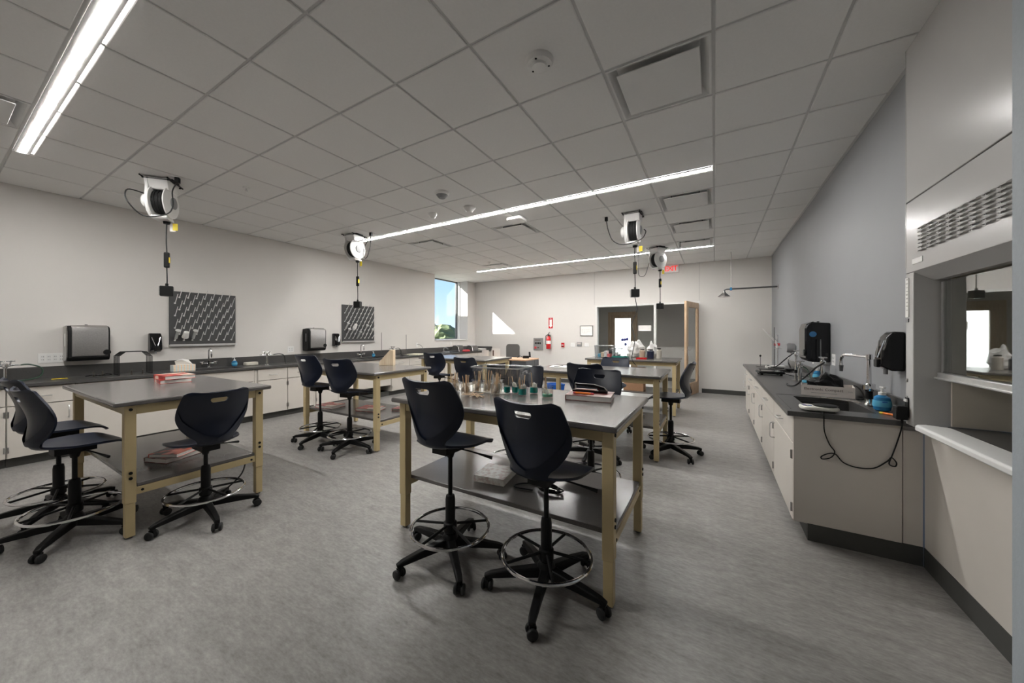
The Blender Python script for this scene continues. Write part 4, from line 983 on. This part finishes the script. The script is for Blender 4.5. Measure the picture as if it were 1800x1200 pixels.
for (a, b, c_, d) in ((-.12, .10, .04, .043), (-.12, -.117, -.06, .04), (-.12, .02, -.06, -.057), (.017, .02, -.06, .04), (.10, .103, -.02, .08), (.02, .10, -.02, -.017), (.06, .063, -.02, .04), (-.05, -.047, -.06, .0)): pl.box(a, b, -.0126, -.012, c_, d)
pl.build('plan_lines', INKG, t)
# exit sign
t = thing('exit_sign', 'lit red exit sign on the back wall by the ceiling', 'exit sign', (-.90, YB, 2.86)); MB().box(-.16, .16, -.05, 0, 0, .185).build('housing', EXITF, t, .004)
for k, c_ in enumerate('EXIT'): text('letter', c_, .17, EXITM, t, (-.105 + (0, .078, .136, .195)[k], -.051, .092), (R(90), 0, 0), .001)
# notice on the glazed screen
tag(MB().box(-.15, .15, -.001, .0, -.07, .07).build('paper_notice', PAPER, None, 0, loc=(-1.52, YB + .054, 1.52)), 'white paper notice taped inside the glazed screen', 'notice')
# emergency shower
t = thing('emergency_shower', 'steel emergency shower arm reaching out from the grey wall', 'shower', (XR, 8.6, 2.29))
MB().lathe([(.04, 0), (.04, -.01), (.02, -.014)], 18, axis='x').build('wall_flange', STEEL, t); MB().tube([(-.01, 0, 0), (-.84, 0, 0), (-.875, 0, -.012), (-.885, 0, -.05)], .016, 12).build('pipe', STEELD, t)
MB().lathe([(.02, -.04), (.03, -.07), (.045, -.085), (.10, -.135), (.108, -.15), (.104, -.152)], 28, (-.885, 0, 0)).build('shower_head', STEEL, t)
MB().cyl((-.765, 0, -.03), (-.765, 0, .03), .022).build('ball_valve', SOAPB, t); MB().cyl((-.765, 0, .03), (-.765, 0, ZC - 2.29), .005, n=8).build('hanger_rod', STEEL, t)
# --- teacher desk
t = thing('teacher_desk', 'desk with orange wood top and charcoal side panels near the back wall', 'desk', (-4.70, 8.05, 0)); MB().box(-.75, .75, -.40, .40, .71, .74).build('desktop', DESKT, t, .004)
MB().box(.36, .74, -.38, .38, 0, .708).build('pedestal', DESKG, t, .004); MB().box(.74, .752, -.38, .12, .02, .70).build('side_panel', DESKG, t, .002); MB().box(.74, .752, .14, .38, .02, .70).build('side_panel', DESKG, t, .002)
MB().box(-.74, -.70, -.38, .38, 0, .708).build('end_panel', DESKG, t, .003); MB().box(-.70, .36, .30, .32, .25, .708).build('modesty_panel', DESKG, t)
t = thing('desk_phone', 'black desk phone with raised handset on the wood-topped desk', 'phone', (-4.22, 8.22, .74), R(30)); MB().prism([(-.09, 0), (.09, 0), (.09, .02), (-.09, .07)], -.08, .08, 'x').build('base', BLACK, t, .006)
MB().obox((.10, -.02, .10), .05, .20, .03, Matrix.Rotation(R(35), 3, 'X')).build('handset', BLACK, t, .01); MB().box(-.05, .05, -.085, -.083, .02, .05).build('keypad', GREYP, t); MB().tube(smooth_path([(-.08, 0, .03), (-.16, .03, .06), (-.20, 0, .03), (-.22, 0, .006)]), .006).build('cord', BLACK, t)
t = thing('office_chair', 'grey fabric office chair tucked behind the wood-topped desk', 'office chair', (-5.05, 8.78, 0), R(180)); MB().prism(rrect(.50, .48, .08), .44, .50, 'z').build('seat', GREYF, t, .02)
MB().prism(rrect(.44, .52, .09, cy=.82), -.26, -.20, 'y').build('backrest', GREYF, t, .02); MB().cyl((0, 0, .1), (0, 0, .44), .025).build('column', BLACK, t); MB().box(-.03, .03, -.24, -.18, .42, .62).build('back_bracket', BLACK, t)
for k in range(5):
    link('base_arm', ARM, t, rot=(0, 0, R(72 * k))); a = R(72 * k); c_ = link('caster', CAST, t, loc=(-.318 * math.sin(a), .318 * math.cos(a), 0)); link('wheel', WHEEL, c_, loc=(.02, 0, .0275)); link('wheel', WHEEL, c_, loc=(-.02, 0, .0275))
t = thing('file_tray', 'white upright file holder standing on the wood-topped desk', 'file holder', (-4.95, 7.95, .74)); MB().box(-.13, .13, -.04, -.035, 0, .25).build('sheet', PAPER, t); MB().box(-.14, .14, -.06, .0, 0, .02).build('base', BLACK, t); MB().box(-.10, -.06, -.0412, -.04, .05, .20).build('printed_figure', INK, t)
t = thing('file_tray', 'grey upright paper holder next to the white one on the desk', 'file holder', (-5.30, 7.98, .74)); MB().box(-.12, .10, -.03, -.025, 0, .20).build('sheet', WHITEM, t); MB().box(-.13, .11, -.06, .0, 0, .015).build('base', GREYP, t)
t = thing('recycling_bin', 'blue recycling bin on the floor by the notebook table', 'bin', (-2.72, 6.6, 0)); MB().lathe([(.15, 0), (.19, .36), (.20, .365), (.20, .385), (.185, .385), (.145, .01)], 4).build('tub', BLUE, t, .01)
tag(MB().lathe([(.105, 0), (.125, .26), (.12, .262)], 22).build('waste_basket', BLACK, None, 0, loc=(-2.42, 6.45, 0)), 'small black basket next to the blue bin', 'bin')
t = thing('cardboard_box', 'brown cardboard box with a handle slot on the shelf before the glazed screen', 'box', (-1.25, 6.75, SZ)); bx_ = MB().box(-.17, .17, -.13, .13, 0, .004).box(-.17, .17, -.13, .13, .396, .40).box(-.17, -.166, -.126, .126, .004, .396).box(.166, .17, -.126, .126, .004, .396)
for y_ in (-.13, .126): bx_.box(-.17, -.045, y_, y_ + .004, .004, .396).box(.045, .17, y_, y_ + .004, .004, .396).box(-.045, .045, y_, y_ + .004, .004, .315).box(-.045, .045, y_, y_ + .004, .345, .396)
bx_.build('carton', CARD, t)              # hollow, with open handle slots front and back

# ------------------------------------------------------------------ books
def book(loc, rz, size, cover, label, group=None):
    wd, dp, h_ = size; t = thing('textbook', label, 'book', loc, rz, group)
    MB().box(-wd / 2, wd / 2, -dp / 2, dp / 2, h_ - .003, h_).build('front_cover', cover, t, .001); MB().box(-wd / 2, wd / 2, -dp / 2, dp / 2, 0, .003).build('back_cover', cover, t, .001)
    MB().box(-wd / 2, -wd / 2 + .003, -dp / 2, dp / 2, .003, h_ - .003).build('spine', cover, t); MB().box(-wd / 2 + .0035, wd / 2 - .005, -dp / 2 + .004, dp / 2 - .004, .0032, h_ - .0032).build('pages', PAGES, t)
    return t
book((-4.36, 1.25, TZ), R(83), (.22, .29, .034), BOOKR, 'lower red textbook of the two stacked on the table')
book((-4.35, 1.26, TZ + .0345), R(90), (.22, .29, .034), BOOKR, 'upper red textbook of the two stacked on the table')
book((-3.80, 1.10, SZ), R(20), (.22, .28, .035), BOOKB, 'lower dark textbook under the flame-covered one on a shelf')
book((-3.79, 1.12, SZ + .0355), R(33), (.22, .28, .030), BOOKF, 'upper flame-covered textbook on the low table shelf')
book((-4.57, 2.98, SZ), R(10), (.30, .24, .035), BOOKR, 'red textbook at the wall end of the ramp table shelf')
book((-3.93, 3.14, SZ), R(15), (.30, .24, .035), BOOKR, 'pinkish textbook in the middle of the ramp table shelf')
book((-3.57, 3.34, SZ), R(20), (.20, .16, .030), BOOKR, 'small textbook at the aisle end of the ramp table shelf')
book((-1.32, 2.11, SZ), R(98), (.24, .22, .045), BOOKW, 'thick white-covered book on the shelf under the jars')
b1 = book((-.74, 2.42, TZ), R(8), (.30, .24, .036), BOOKB, 'maroon textbook under the black stapler')
t = thing('stapler', 'open black stapler lying across the maroon textbook', 'stapler', (-.75, 2.47, TZ + .0365), R(6))
MB().box(-.13, .10, -.018, .018, 0, .012).build('base', GLOSSB, t, .003)
MB().prism([(-.11, .058), (.02, .056), (.09, .038), (.115, .012), (.115, 0), (.06, 0), (.045, .03), (-.11, .044)], -.017, .017, 'y').build('top_arm', GLOSSB, t, .004); MB().box(-.115, .04, -.012, .012, .014, .020).build('magazine', CHROME, t)
MB().box(-.113, -.108, -.016, .016, .012, .06).build('front_plate', STEEL, t)
t = thing('orange_marker', 'orange marker lying before the stapler on the maroon textbook', 'marker', (-.77, 2.345, TZ + .0445), R(4)); MB().cyl((-.05, 0, 0), (.055, 0, 0), .0075).build('barrel', ORANGE, t); MB().cyl((.055, 0, 0), (.075, 0, 0), .0065).build('cap', REDP, t); MB().cyl((-.065, 0, 0), (-.05, 0, 0), .005, .0075).build('tip', REDP, t)
# cords on shelves
def coil(name, loc, r, n, label, m=BLACK, tail=None):
    t = thing(name, label, 'cable', loc); rr = random.Random(int(loc[0] * 77 + loc[1] * 31)); pts = []
    for k in range(n * 8):
        a = k * PI / 4; q = r * rr.uniform(.5, 1); pts.append((q * math.cos(a), .65 * q * math.sin(a), .008 + .004 * (k // 8) + rr.uniform(0, .01)))
    MB().tube(smooth_path(pts, 3), .0048, 6).build('loops', m, t)
    if tail: MB().tube(smooth_path(tail), .0048, 6).build('tail', m, t)
coil('coiled_cable', (-.90, 2.10, SZ), .09, 4, 'coiled black cord on the shelf beneath the jars', tail=[(-.05, 0, .006), (-.15, .04, .006), (-.23, -.02, .006), (-.22, -.07, .006), (-.10, -.05, .006)])
coil('coiled_cable', (-.82, 4.60, SZ), .11, 4, 'coiled black cord on the notebook table shelf', tail=[(-.05, 0, .006), (-.2, .03, .006), (-.35, -.04, .006), (-.5, 0, .006)])
coil('coiled_cable', (-3.99, 1.20, SZ), .07, 3, 'small black adapter cord beside the shelf books', tail=[(0, 0, .006), (-.1, -.05, .03), (-.13, -.02, .01)])
tag(MB().tube(smooth_path([(-3.40, 1.45, .36), (-3.36, 1.40, .22), (-3.42, 1.30, .10), (-3.5, 1.2, .008), (-3.7, 1.1, .008)]), .006).build('floor_cord', RUBBER), 'thin black cord dropping from the red books table to the floor', 'cord')
# ramp block
t = thing('wooden_ramp', 'pale wooden ramp block with sloped side standing on the table', 'wood block', (-3.99, 3.45, TZ), R(30))
MB().prism([(-.10, 0), (.10, 0), (.10, .22), (.055, .22), (-.10, .05)], -.015, .015, 'y').build('side_board', PINE, t, .002); MB().box(.045, .10, .015, .09, 0, .22).build('upright', PINE, t, .002); MB().box(-.10, .045, .015, .09, 0, .015).build('foot_board', PINE, t)
# notebook on T4
t = thing('open_notebook', 'open white notebook with a dark pen on the table', 'notebook', (-1.72, 4.55, TZ), R(12)); MB().box(-.21, -.002, -.14, .14, 0, .008).build('page_block', PAPER, t); MB().box(.002, .21, -.14, .14, 0, .010).build('page_block', PAPER, t); MB().cyl((-.15, -.08, .0125), (-.05, .04, .0125), .004, n=8).build('pen', BLACK, t)

# ------------------------------------------------------------------ jars and beakers on the front table
def reeds(t, n, r, z0, h_, seed, lean=.25):
    rr = random.Random(seed)
    for k in range(n):
        a = rr.uniform(0, 6.28); q = r * rr.uniform(.2, .8); l_ = h_ * rr.uniform(.75, 1.05); b = Vector((q * math.cos(a), q * math.sin(a), z0))
        d = Vector((math.cos(a) * rr.uniform(0, lean), math.sin(a) * rr.uniform(0, lean), 1)).normalized()
        MB().obox(b + d * l_ / 2, .006, .002, l_, d.to_track_quat('Z', 'Y').to_matrix()).build('wood_stick', REEDM, t)
JG = 'jars of wooden sticks on the front table'
def jar(x, y, r, h_, n, sl, seed, label, liquid=None, lh=.03, fill=None, gl=JARG):
    t = thing('stick_jar', label, 'jar', (x, y, TZ + .0025), 0, JG)
    MB().lathe([(r * .95, 0), (r, .004), (r, h_), (r * .93, h_), (r * .93, .005), (.001, .005)], 18, cap=False).build('glass_jar', gl, t)
    if liquid: MB().lathe([(r * .90, .006), (r * .90, lh)], 16).build('liquid', liquid, t)
    if fill:
        rr = random.Random(seed); 
        for k in range(3): MB().lathe([(.005, 0), (.011, .006), (.011, .024), (.005, .034)], 10, (rr.uniform(-.5, .5) * r, rr.uniform(-.5, .5) * r, lh * .75 + k * .006 if liquid else .008 + k * .012)).build('cotton_plug', fill, t)
    reeds(t, n, r * .6, .008, sl, seed)
    return t
jar(-1.64, 2.02, .036, .085, 6, .155, 1, 'clear jar of flat wooden sticks at the chair-side end of the row', None, fill=CLAY, gl=MILK)
jar(-1.57, 2.09, .034, .085, 7, .15, 2, 'clear jar of wooden sticks just behind the end jar', None, fill=CLAY, gl=MILK)
jar(-1.56, 2.22, .034, .085, 5, .155, 3, 'clear jar of pale wooden sticks behind the loose stick pile', None, fill=CLAY, gl=MILK)
jar(-1.50, 2.28, .036, .085, 6, .16, 4, 'clear jar of tall wooden sticks in the middle of the row', None, fill=CLAY, gl=MILK)
jar(-1.42, 2.30, .034, .08, 5, .15, 5, 'clear jar of wooden sticks leaning before the plastic bin', None, fill=CLAY, gl=MILK)
jar(-1.72, 2.16, .034, .08, 5, .14, 6, 'clear jar of short sticks farthest toward the table end', None, fill=CLAY, gl=MILK)
jar(-1.38, 2.20, .034, .08, 7, .145, 7, 'clear jar of many sticks next to the teal beakers', None, fill=CLAY, gl=MILK)
jar(-1.345, 2.31, .026, .075, 1, .14, 8, 'first teal beaker beside the stick jars with one thin stick', TEAL, .046, None)
jar(-1.29, 2.34, .028, .075, 1, .15, 9, 'second teal beaker in front of the plastic bin', TEAL, .046, PAPER)
jar(-1.20, 2.28, .032, .070, 5, .13, 10, 'brightest teal beaker holding a bunch of sticks', TEAL, .048, PAPER)
jar(-1.165, 2.40, .032, .075, 1, .14, 11, 'teal beaker in a square clear cup with white cotton', TEAL, .046, PAPER)
jar(-1.01, 2.30, .040, .075, 3, .14, 12, 'short green-liquid cup full of white cotton, closest to the maroon book', GREEN2, .022, PAPER)
t = thing('stick_pile', 'loose heap of short wooden sticks lying on the table', 'wood sticks', (-1.47, 2.06, TZ)); rr = random.Random(5)
for k in range(14): MB().obox((rr.uniform(-.05, .05), rr.uniform(-.03, .03), .004 + k * .0016), .085, .008, .002, Matrix.Rotation(rr.uniform(0, 3.1), 3, 'Z') @ Matrix.Rotation(rr.uniform(-.12, .12), 3, 'Y')).build('wood_stick', REEDM, t)
tag(MB().box(-.24, .24, -.19, .19, 0, .002).build('glare_sheet', PAPER, None, 0, loc=(-1.57, 2.42, TZ), rot=(0, 0, R(6))), 'white sheet for the tabletop glare under the stick jars', 'paper')  # white sheet stands in for bright glare on the tabletop
t = thing('plastic_bin', 'large clear plastic bin with handles behind the jars', 'bin', (-1.52, 2.50 + .02, TZ + .0045), R(5))
bw, bd, bh, th = .21, .13, .17, .004
vs = []
for (a, b, z) in ((bw - .02, bd - .015, 0), (bw, bd, bh), (bw - th, bd - th, bh), (bw - .02 - th, bd - .015 - th, th)): vs += [(-a, -b, z), (a, -b, z), (a, b, z), (-a, b, z)]
fs = [(3, 2, 1, 0), (12, 13, 14, 15)]
for k in range(3): fs += [(4 * k + q, 4 * k + (q + 1) % 4, 4 * k + 4 + (q + 1) % 4, 4 * k + 4 + q) for q in range(4)]
MB().add(vs, fs).build('tub', CLEAR, t)
MB().tube([(-bw - .006, -bd - .006, bh), (bw + .006, -bd - .006, bh), (bw + .006, bd + .006, bh), (-bw - .006, bd + .006, bh)], .006, 6, True).build('rim', glass('rim_plastic', (.85, .87, .88), 1.5, .25, .2), t)
for s_ in (-1, 1): MB().tube(smooth_path([(s_ * (bw - .003), -.04, bh - .05), (s_ * (bw + .004), -.04, bh - .03), (s_ * (bw + .004), .04, bh - .03), (s_ * (bw - .003), .04, bh - .05)], 3), .005, 6).build('handle', MATS['rim_plastic'], t)

# ------------------------------------------------------------------ the cluttered table by the glazing
def tote(x, y, a, b, h_, label, m=CLEAR, fillm=None):
    t = thing('storage_box', label, 'box', (x, y, TZ)); vs = []
    for (p, q, z) in ((a - .01, b - .01, 0), (a, b, h_), (a - .004, b - .004, h_), (a - .014, b - .014, .004)): vs += [(-p, -q, z), (p, -q, z), (p, q, z), (-p, q, z)]
    fs = [(3, 2, 1, 0), (12, 13, 14, 15)]
    for k in range(3): fs += [(4 * k + q, 4 * k + (q + 1) % 4, 4 * k + 4 + (q + 1) % 4, 4 * k + 4 + q) for q in range(4)]
    MB().add(vs, fs).build('tub', m, t)
    if fillm:
        for k in range(4): MB().box(-a * .7 + k * a * .35, -a * .7 + k * a * .35 + a * .3, -b * .6, b * .6, .006, h_ * (.3 + .12 * (k % 3))).build('contents', fillm[k % len(fillm)], t, .004)
    MB().tube([(-a, -b, h_), (a, -b, h_), (a, b, h_), (-a, b, h_)], .006, 6, True).build('rim', MATS['rim_plastic'], t)
tote(-1.82, 6.90, .17, .14, .22, 'large clear box with blue and tan contents by the glazed screen', fillm=[SOAPL, PINE, PAPER, REDP])
tote(-1.68, 7.17, .12, .11, .16, 'smaller clear box behind the green tray', fillm=[PAPER, GREYP])
t = thing('tray', 'dark green tray on the cluttered table', 'tray', (-1.49, 6.70, TZ)); MB().box(-.14, .14, -.08, .08, 0, .008).box(-.14, .14, -.08, -.072, .008, .035).box(-.14, .14, .072, .08, .008, .035).box(-.14, -.132, -.072, .072, .008, .035).box(.132, .14, -.072, .072, .008, .035).build('tray_shell', mat('green_tray', (.0, .18, .14), .4), t)
t = thing('tray', 'red tray on the cluttered table before the dark bottle', 'tray', (-1.12, 6.72, TZ)); MB().box(-.09, .09, -.06, .06, 0, .006).box(-.09, .09, -.06, -.054, .006, .022).box(-.09, .09, .054, .06, .006, .022).box(-.09, -.084, -.054, .054, .006, .022).box(.084, .09, -.054, .054, .006, .022).build('tray_shell', RED, t)
def lumpy(name, loc, sx_, sy_, sz_, m, label, cat, seed):
    bm = bmesh.new(); bmesh.ops.create_icosphere(bm, subdivisions=3, radius=1); rr = random.Random(seed); off = [rr.uniform(0, 9) for _ in range(4)]
    for v in bm.verts:
        c = v.co; k = 1 + .22 * math.sin(4 * c.x + off[0]) * math.sin(3.4 * c.y + off[1]) + .12 * math.sin(9 * c.z + off[2] + 3 * c.x)
        pk = max(0, c.z) ** 2; v.co = Vector((c.x * sx_ * k * (1 - .55 * pk), c.y * sy_ * k * (1 - .55 * pk), max(-.6, c.z) * sz_ * k))
    zmin = min(v.co.z for v in bm.verts)
    for v in bm.verts: v.co.z = max(v.co.z - zmin, 0)
    me = bpy.data.meshes.new(name); bm.to_mesh(me); bm.free(); me.materials.append(m)
    return tag(link(name, me, loc=loc), label, cat)
lumpy('plastic_bag', (-1.28, 7.13, TZ), .14, .12, .19, BAG, 'crumpled white plastic bag standing among the bottles', 'bag', 3)
lumpy('plastic_bag', (-1.02, 7.22, TZ), .10, .09, .17, BAG, 'smaller white bag peaking behind the jars', 'bag', 8)
def bottle(x, y, r, h_, m, cap, label):
    t = thing('reagent_bottle', label, 'bottle', (x, y, TZ), 0, 'bottles by the glazed screen'); MB().lathe([(r * .9, 0), (r, .006), (r, h_ * .8), (r * .75, h_ * .88), (r * .6, h_ * .9)], 18).build('bottle', m, t); MB().lathe([(r * .7, h_ * .9), (r * .7, h_), (r * .6, h_)], 16).build('cap', cap, t)
bottle(-1.14, 6.90, .052, .17, mat('tan_jar', (.50, .40, .30), .4), BLACK, 'tan jar between the white bags and the dark bottle')
bottle(-1.00, 6.90, .060, .17, mat('navy_jar', (.015, .02, .05), .35), BLACK, 'dark navy wide bottle on the cluttered table')
bottle(-.86, 6.92, .045, .19, mat('cream_jar', (.58, .54, .47), .4), BLACK, 'cream bottle with black cap at the clear end of the table')
bottle(-1.37, 6.84, .035, .10, PAPER, WHITE, 'short white bottle beside the green tray')
ring_stand((-1.49, 7.25, TZ), .40, 'thin ring stand before the white notice on the glazing')
t = thing('globe_model', 'small blue-topped molecular model rising above the clear box', 'model', (-1.47, 6.98, TZ)); MB().cyl((0, 0, 0), (0, 0, .34), .005).build('stem', WHITE, t); MB().lathe([(.05, 0), (.05, .01)], 16).build('foot', WHITE, t)
for k, (a, b, c_) in enumerate(((0, 0, .34), (.045, 0, .35), (-.045, .01, .335), (.01, .02, .25))): MB().lathe([(.004, -.028), (.02, -.02), (.028, 0), (.02, .02), (.004, .028)], 14, (a, b, c_)).build('ball', mat('model_blue_%d' % k, (.06, .07, .28), .3), t)

# ------------------------------------------------------------------ sink counter things
t = thing('compact_scale', 'white compact scale with black pan before the near sink', 'scale', (.60, 3.145, CT + .0005), R(4)); MB().prism(rrect(.20, .14, .05), .006, .032, 'z').build('body', mat('scale_cream', (.74, .72, .66), .35), t, .010, seg=3)
MB().lathe([(.060, .032), (.068, .038), (.060, .042)], 28, (.035, .005, 0)).build('weighing_pan', BLACK, t); MB().box(-.088, -.065, -.03, .03, .031, .0335).build('display', mat('violet_lcd', (.09, .08, .22), .3), t); MB().box(-.06, -.04, -.02, -.005, .031, .034).build('button', BLUE, t); MB().box(-.07, .07, -.05, .05, 0, .006).build('feet', BLACK, t)
tag(MB().tube(smooth_path([(.60, 3.068, CT + .004), (.60, 3.028, CT + .004), (.602, 3.02, .83), (.61, 3.045, .74), (.635, 3.05, .66), (.66, 3.048, .615), (.64, 3.046, .575), (.60, 3.044, .56), (.595, 3.046, .575), (.63, 3.046, .60), (.665, 3.05, .60), (.70, 3.05, .555), (.76, 3.05, .535), (.84, 3.05, .545), (.90, 3.05, .60), (.915, 3.046, .625), (.935, 3.044, .60), (.93, 3.044, .575), (.905, 3.046, .585), (.92, 3.05, .64), (.94, 3.05, .72), (.952, 3.02, .83), (.945, 3.0, .90)], 5), .0036, 6).build('hanging_cord', BLACK),
    'thin black cord drooping in a loop across the end panel', 'cord')
t = thing('power_adapter', 'black plug adapter on the fume hood post', 'adapter', (.945, 3.0, .905)); MB().box(-.032, .018, -.03, .028, -.035, .045).build('block', BLACK, t, .006); MB().cyl((0, 0, -.06), (0, 0, -.035), .006).build('strain_relief', BLACK, t)
t = thing('scale_carton', 'white carton printed Electronic Compact holding black equipment', 'box', (.815, 4.0, CT), R(-10)); a, b, h_ = .165, .11, .085
MB().box(-a, a, -b, b, 0, .003).box(-a, a, -b, -b + .003, .003, h_).box(-a, a, b - .003, b, .003, h_).box(-a, -a + .003, -b + .003, b - .003, .003, h_).box(a - .003, a, -b + .003, b - .003, .003, h_).build('carton', CARTON, t)
text('print', 'Electronic Compact', .030, INK, t, (-.025, -b - .0003, .054), (R(90), 0, 0)); text('print', 'Scale', .014, INKG, t, (.138, -b - .0003, .05), (R(90), 0, 0))
MB().box(-.10, .06, -b - .0004, -b, .022, .026).build('print_line', INKG, t); MB().box(-a - .0004, -a, -.06, .04, .05, .066).build('print_line', INK, t)
lumpy('equipment_pouch', (.815, 4.0, CT + .004), .115, .068, .10, BLACK, 'black pouch bulging out of the white carton', 'pouch', 5)
tag(MB().prism(rrect(.10, .07, .02), 0, .02, 'z').build('blue_case', SOAPL, None, .004, loc=(.715, 4.06, CT + .088)), 'light blue case peeking from the carton', 'case')
tag(MB().tube(smooth_path([(.93, 4.16, CT + .006), (.985, 4.20, CT + .05), (1.015, 4.1, CT + .08), (1.018, 3.95, CT + .05), (1.0, 3.84, CT + .006), (.95, 3.80, CT + .006)]), .005).build('carton_cable', BLACK), 'black cable looping from the carton to the near tap', 'cable')
t = thing('swing_faucet', 'tall chrome tap with a swing arm at the near sink', 'faucet', (.945, 3.52, CT)); MB().lathe([(.022, 0), (.026, .012), (.017, .03), (.017, .05), (.022, .055)], 18).build('base', CHROME, t); MB().lathe([(.020, .055), (.020, .11)], 18).build('black_sleeve', BLACK, t)
MB().lathe([(.024, .11), (.030, .125), (.026, .15), (.014, .165), (.011, .33), (.018, .335), (.018, .37), (.010, .375)], 18).build('riser', CHROME, t)
MB().tube(smooth_path([(0, .0, .352), (-.02, .12, .352), (-.045, .26, .352), (-.06, .33, .345), (-.065, .36, .31), (-.065, .365, .26)]), .011, 10).build('swing_arm', CHROME, t); MB().cyl((-.065, .365, .265), (-.065, .365, .215), .015, .011).build('nozzle', STEELD, t)
for s_ in (-1, 1): MB().tube([(0, 0, .135), (s_ * .03, s_ * .04, .138)], .007).lathe([(.014, .125), (.014, .155), (.006, .16)], 10, (s_ * .032, s_ * .043, 0)).build('valve_handle', CHROME, t)
soap_bottle((.965, 3.36, CT), 'blue hand soap bottle with white pump at the near sink', 1.02)
t = thing('orange_marker', 'orange marker on the counter beside the blue hand soap', 'marker', (.95, 3.20, CT + .007), R(-50)); MB().cyl((-.03, 0, 0), (.04, 0, 0), .0065).build('barrel', ORANGE, t); MB().cyl((-.048, 0, 0), (-.03, 0, 0), .0065).build('cap', YELLOW, t)
for k, (x0, y0, x1, y1) in enumerate(((.775, 3.800, .930, 3.690), (.735, 3.800, .935, 3.640))):      # rest across the sink corner, both ends on the counter
    tag(MB().cyl((x0, y0, CT + .0048), (x1, y1, CT + .0048), .005, n=10).build('glass_rod', FROST), ['thin clear rod crossing the near sink closer to the carton', 'thin clear rod crossing the near sink closer to the tap'][k], 'glass rod', 'glass rods at the near sink')
turret((.745, 4.66, CT), R(90), 'chrome gas tap with green hose behind the white carton', [(.10, 0, .197), (.05, -.06, .16), (-.04, -.08, .06), (-.10, -.10, .009), (-.16, -.14, .012), (-.08, -.17, .009), (-.02, -.16, .015)], GREENH, .19)
turret((.88, 4.45, CT), R(80), 'chrome gas tap with black hose above the white carton', [(-.10, 0, .25), (-.16, -.0, .25), (-.20, .06, .20), (-.17, .14, .10), (-.10, .20, .022), (.0, .25, .0085), (.12, .27, .0085)], RUBBER, .24)
ring_stand((.95, 4.83, CT), .46, 'ring stand with flat plate before the black towel dispenser', rz=R(0), ringz=.20)
t = thing('burner', 'small burner with a black top on the sink counter behind the carton', 'burner', (.76, 4.98, CT)); MB().lathe([(.04, 0), (.04, .01), (.012, .02), (.010, .09)], 16).build('barrel', STEEL, t); MB().lathe([(.013, .09), (.013, .125)], 14).build('top', BLACK, t)
soap_bottle((.99, 5.22, CT), 'blue soap bottle under the black towel dispenser', 1.0)
t = thing('black_scale', 'flat black scale lying near the counter edge', 'scale', (.60, 5.62, CT), R(5)); MB().box(-.13, .13, -.12, .12, .02, .045).build('body', BLACK, t, .006); MB().box(-.12, .12, -.11, .11, .046, .05).build('plate', GLOSSB, t)
for sx_ in (-.1, .1):
    for sy_ in (-.09, .09): MB().cyl((sx_, sy_, 0), (sx_, sy_, .02), .014).build('foot', BLACK, t)
tag(MB().tube(smooth_path([(.735, 5.60, CT + .03), (.80, 5.58, CT + .006), (.90, 5.52, CT + .006), (.99, 5.60, CT + .006)]), .004).build('scale_cable', BLACK), 'thin cable trailing from the black scale to the wall', 'cable')
turret((.90, 5.86, CT), R(80), 'tall chrome gas tap by the far sink with long black hose', [(.10, 0, .26), (.16, .04, .255), (.32, .14, .15), (.52, .22, .06), (.66, .30, .014), (.74, .34, .010)], RUBBER, .25)
ring_stand((.80, 6.72, CT), .62, 'tall ring stand with clamp past the far sink', rz=R(20), ringz=.30)
t = thing('burette_stand', 'white burette stand with slanted tube at the counter far end', 'lab stand', (.86, 7.10, CT)); MB().box(-.09, .09, -.07, .07, 0, .012).build('base_plate', WHITE, t, .003); MB().cyl((0, .03, .012), (0, .03, .50), .008).build('rod', ALU, t); MB().tube([(.0, .0, .30), (-.03, .0, .40), (-.20, -.04, .60)], [.018, .016, .008]).build('tube', PAPER, t); MB().box(-.05, .03, -.01, .02, .33, .37).build('clamp', REDP, t, .004)
t = thing('stirrer_motor', 'grey lamp-shaped fan clamped above the counter far end', 'lab device', (.93, 6.45, CT)); MB().box(-.06, .06, -.07, .07, 0, .02).build('foot', BLACK, t, .004); MB().tube(smooth_path([(0, 0, .02), (-.03, 0, .15), (.0, 0, .22), (.0, 0, .30)]), .010).build('neck', CHROME, t); MB().lathe([(.06, -.05), (.07, -.03), (.065, .04), (.03, .06)], 20, (0, 0, .32), axis='x').build('housing', GREYP, t)
t = thing('knob_stand', 'short stand with a round black knob at the far end', 'lab stand', (.62, 6.92, CT)); MB().box(-.05, .05, -.05, .05, 0, .012).build('base_plate', STEEL, t); MB().cyl((0, 0, .012), (0, 0, .16), .004).build('rod', STEELD, t); MB().lathe([(.004, .155), (.014, .165), (.014, .18), (.004, .19)], 12).build('knob', BLACK, t)
t = thing('white_tray', 'low white tray of small parts beside the far knob stand', 'tray', (.76, 6.78 - .02, CT)); MB().box(-.09, -.01 - .02, -.05, .05, 0, .03).build('tray_body', WHITE, t, .004); MB().box(-.07, -.05, -.02, .02, .03, .04).build('part', BLACK, t)
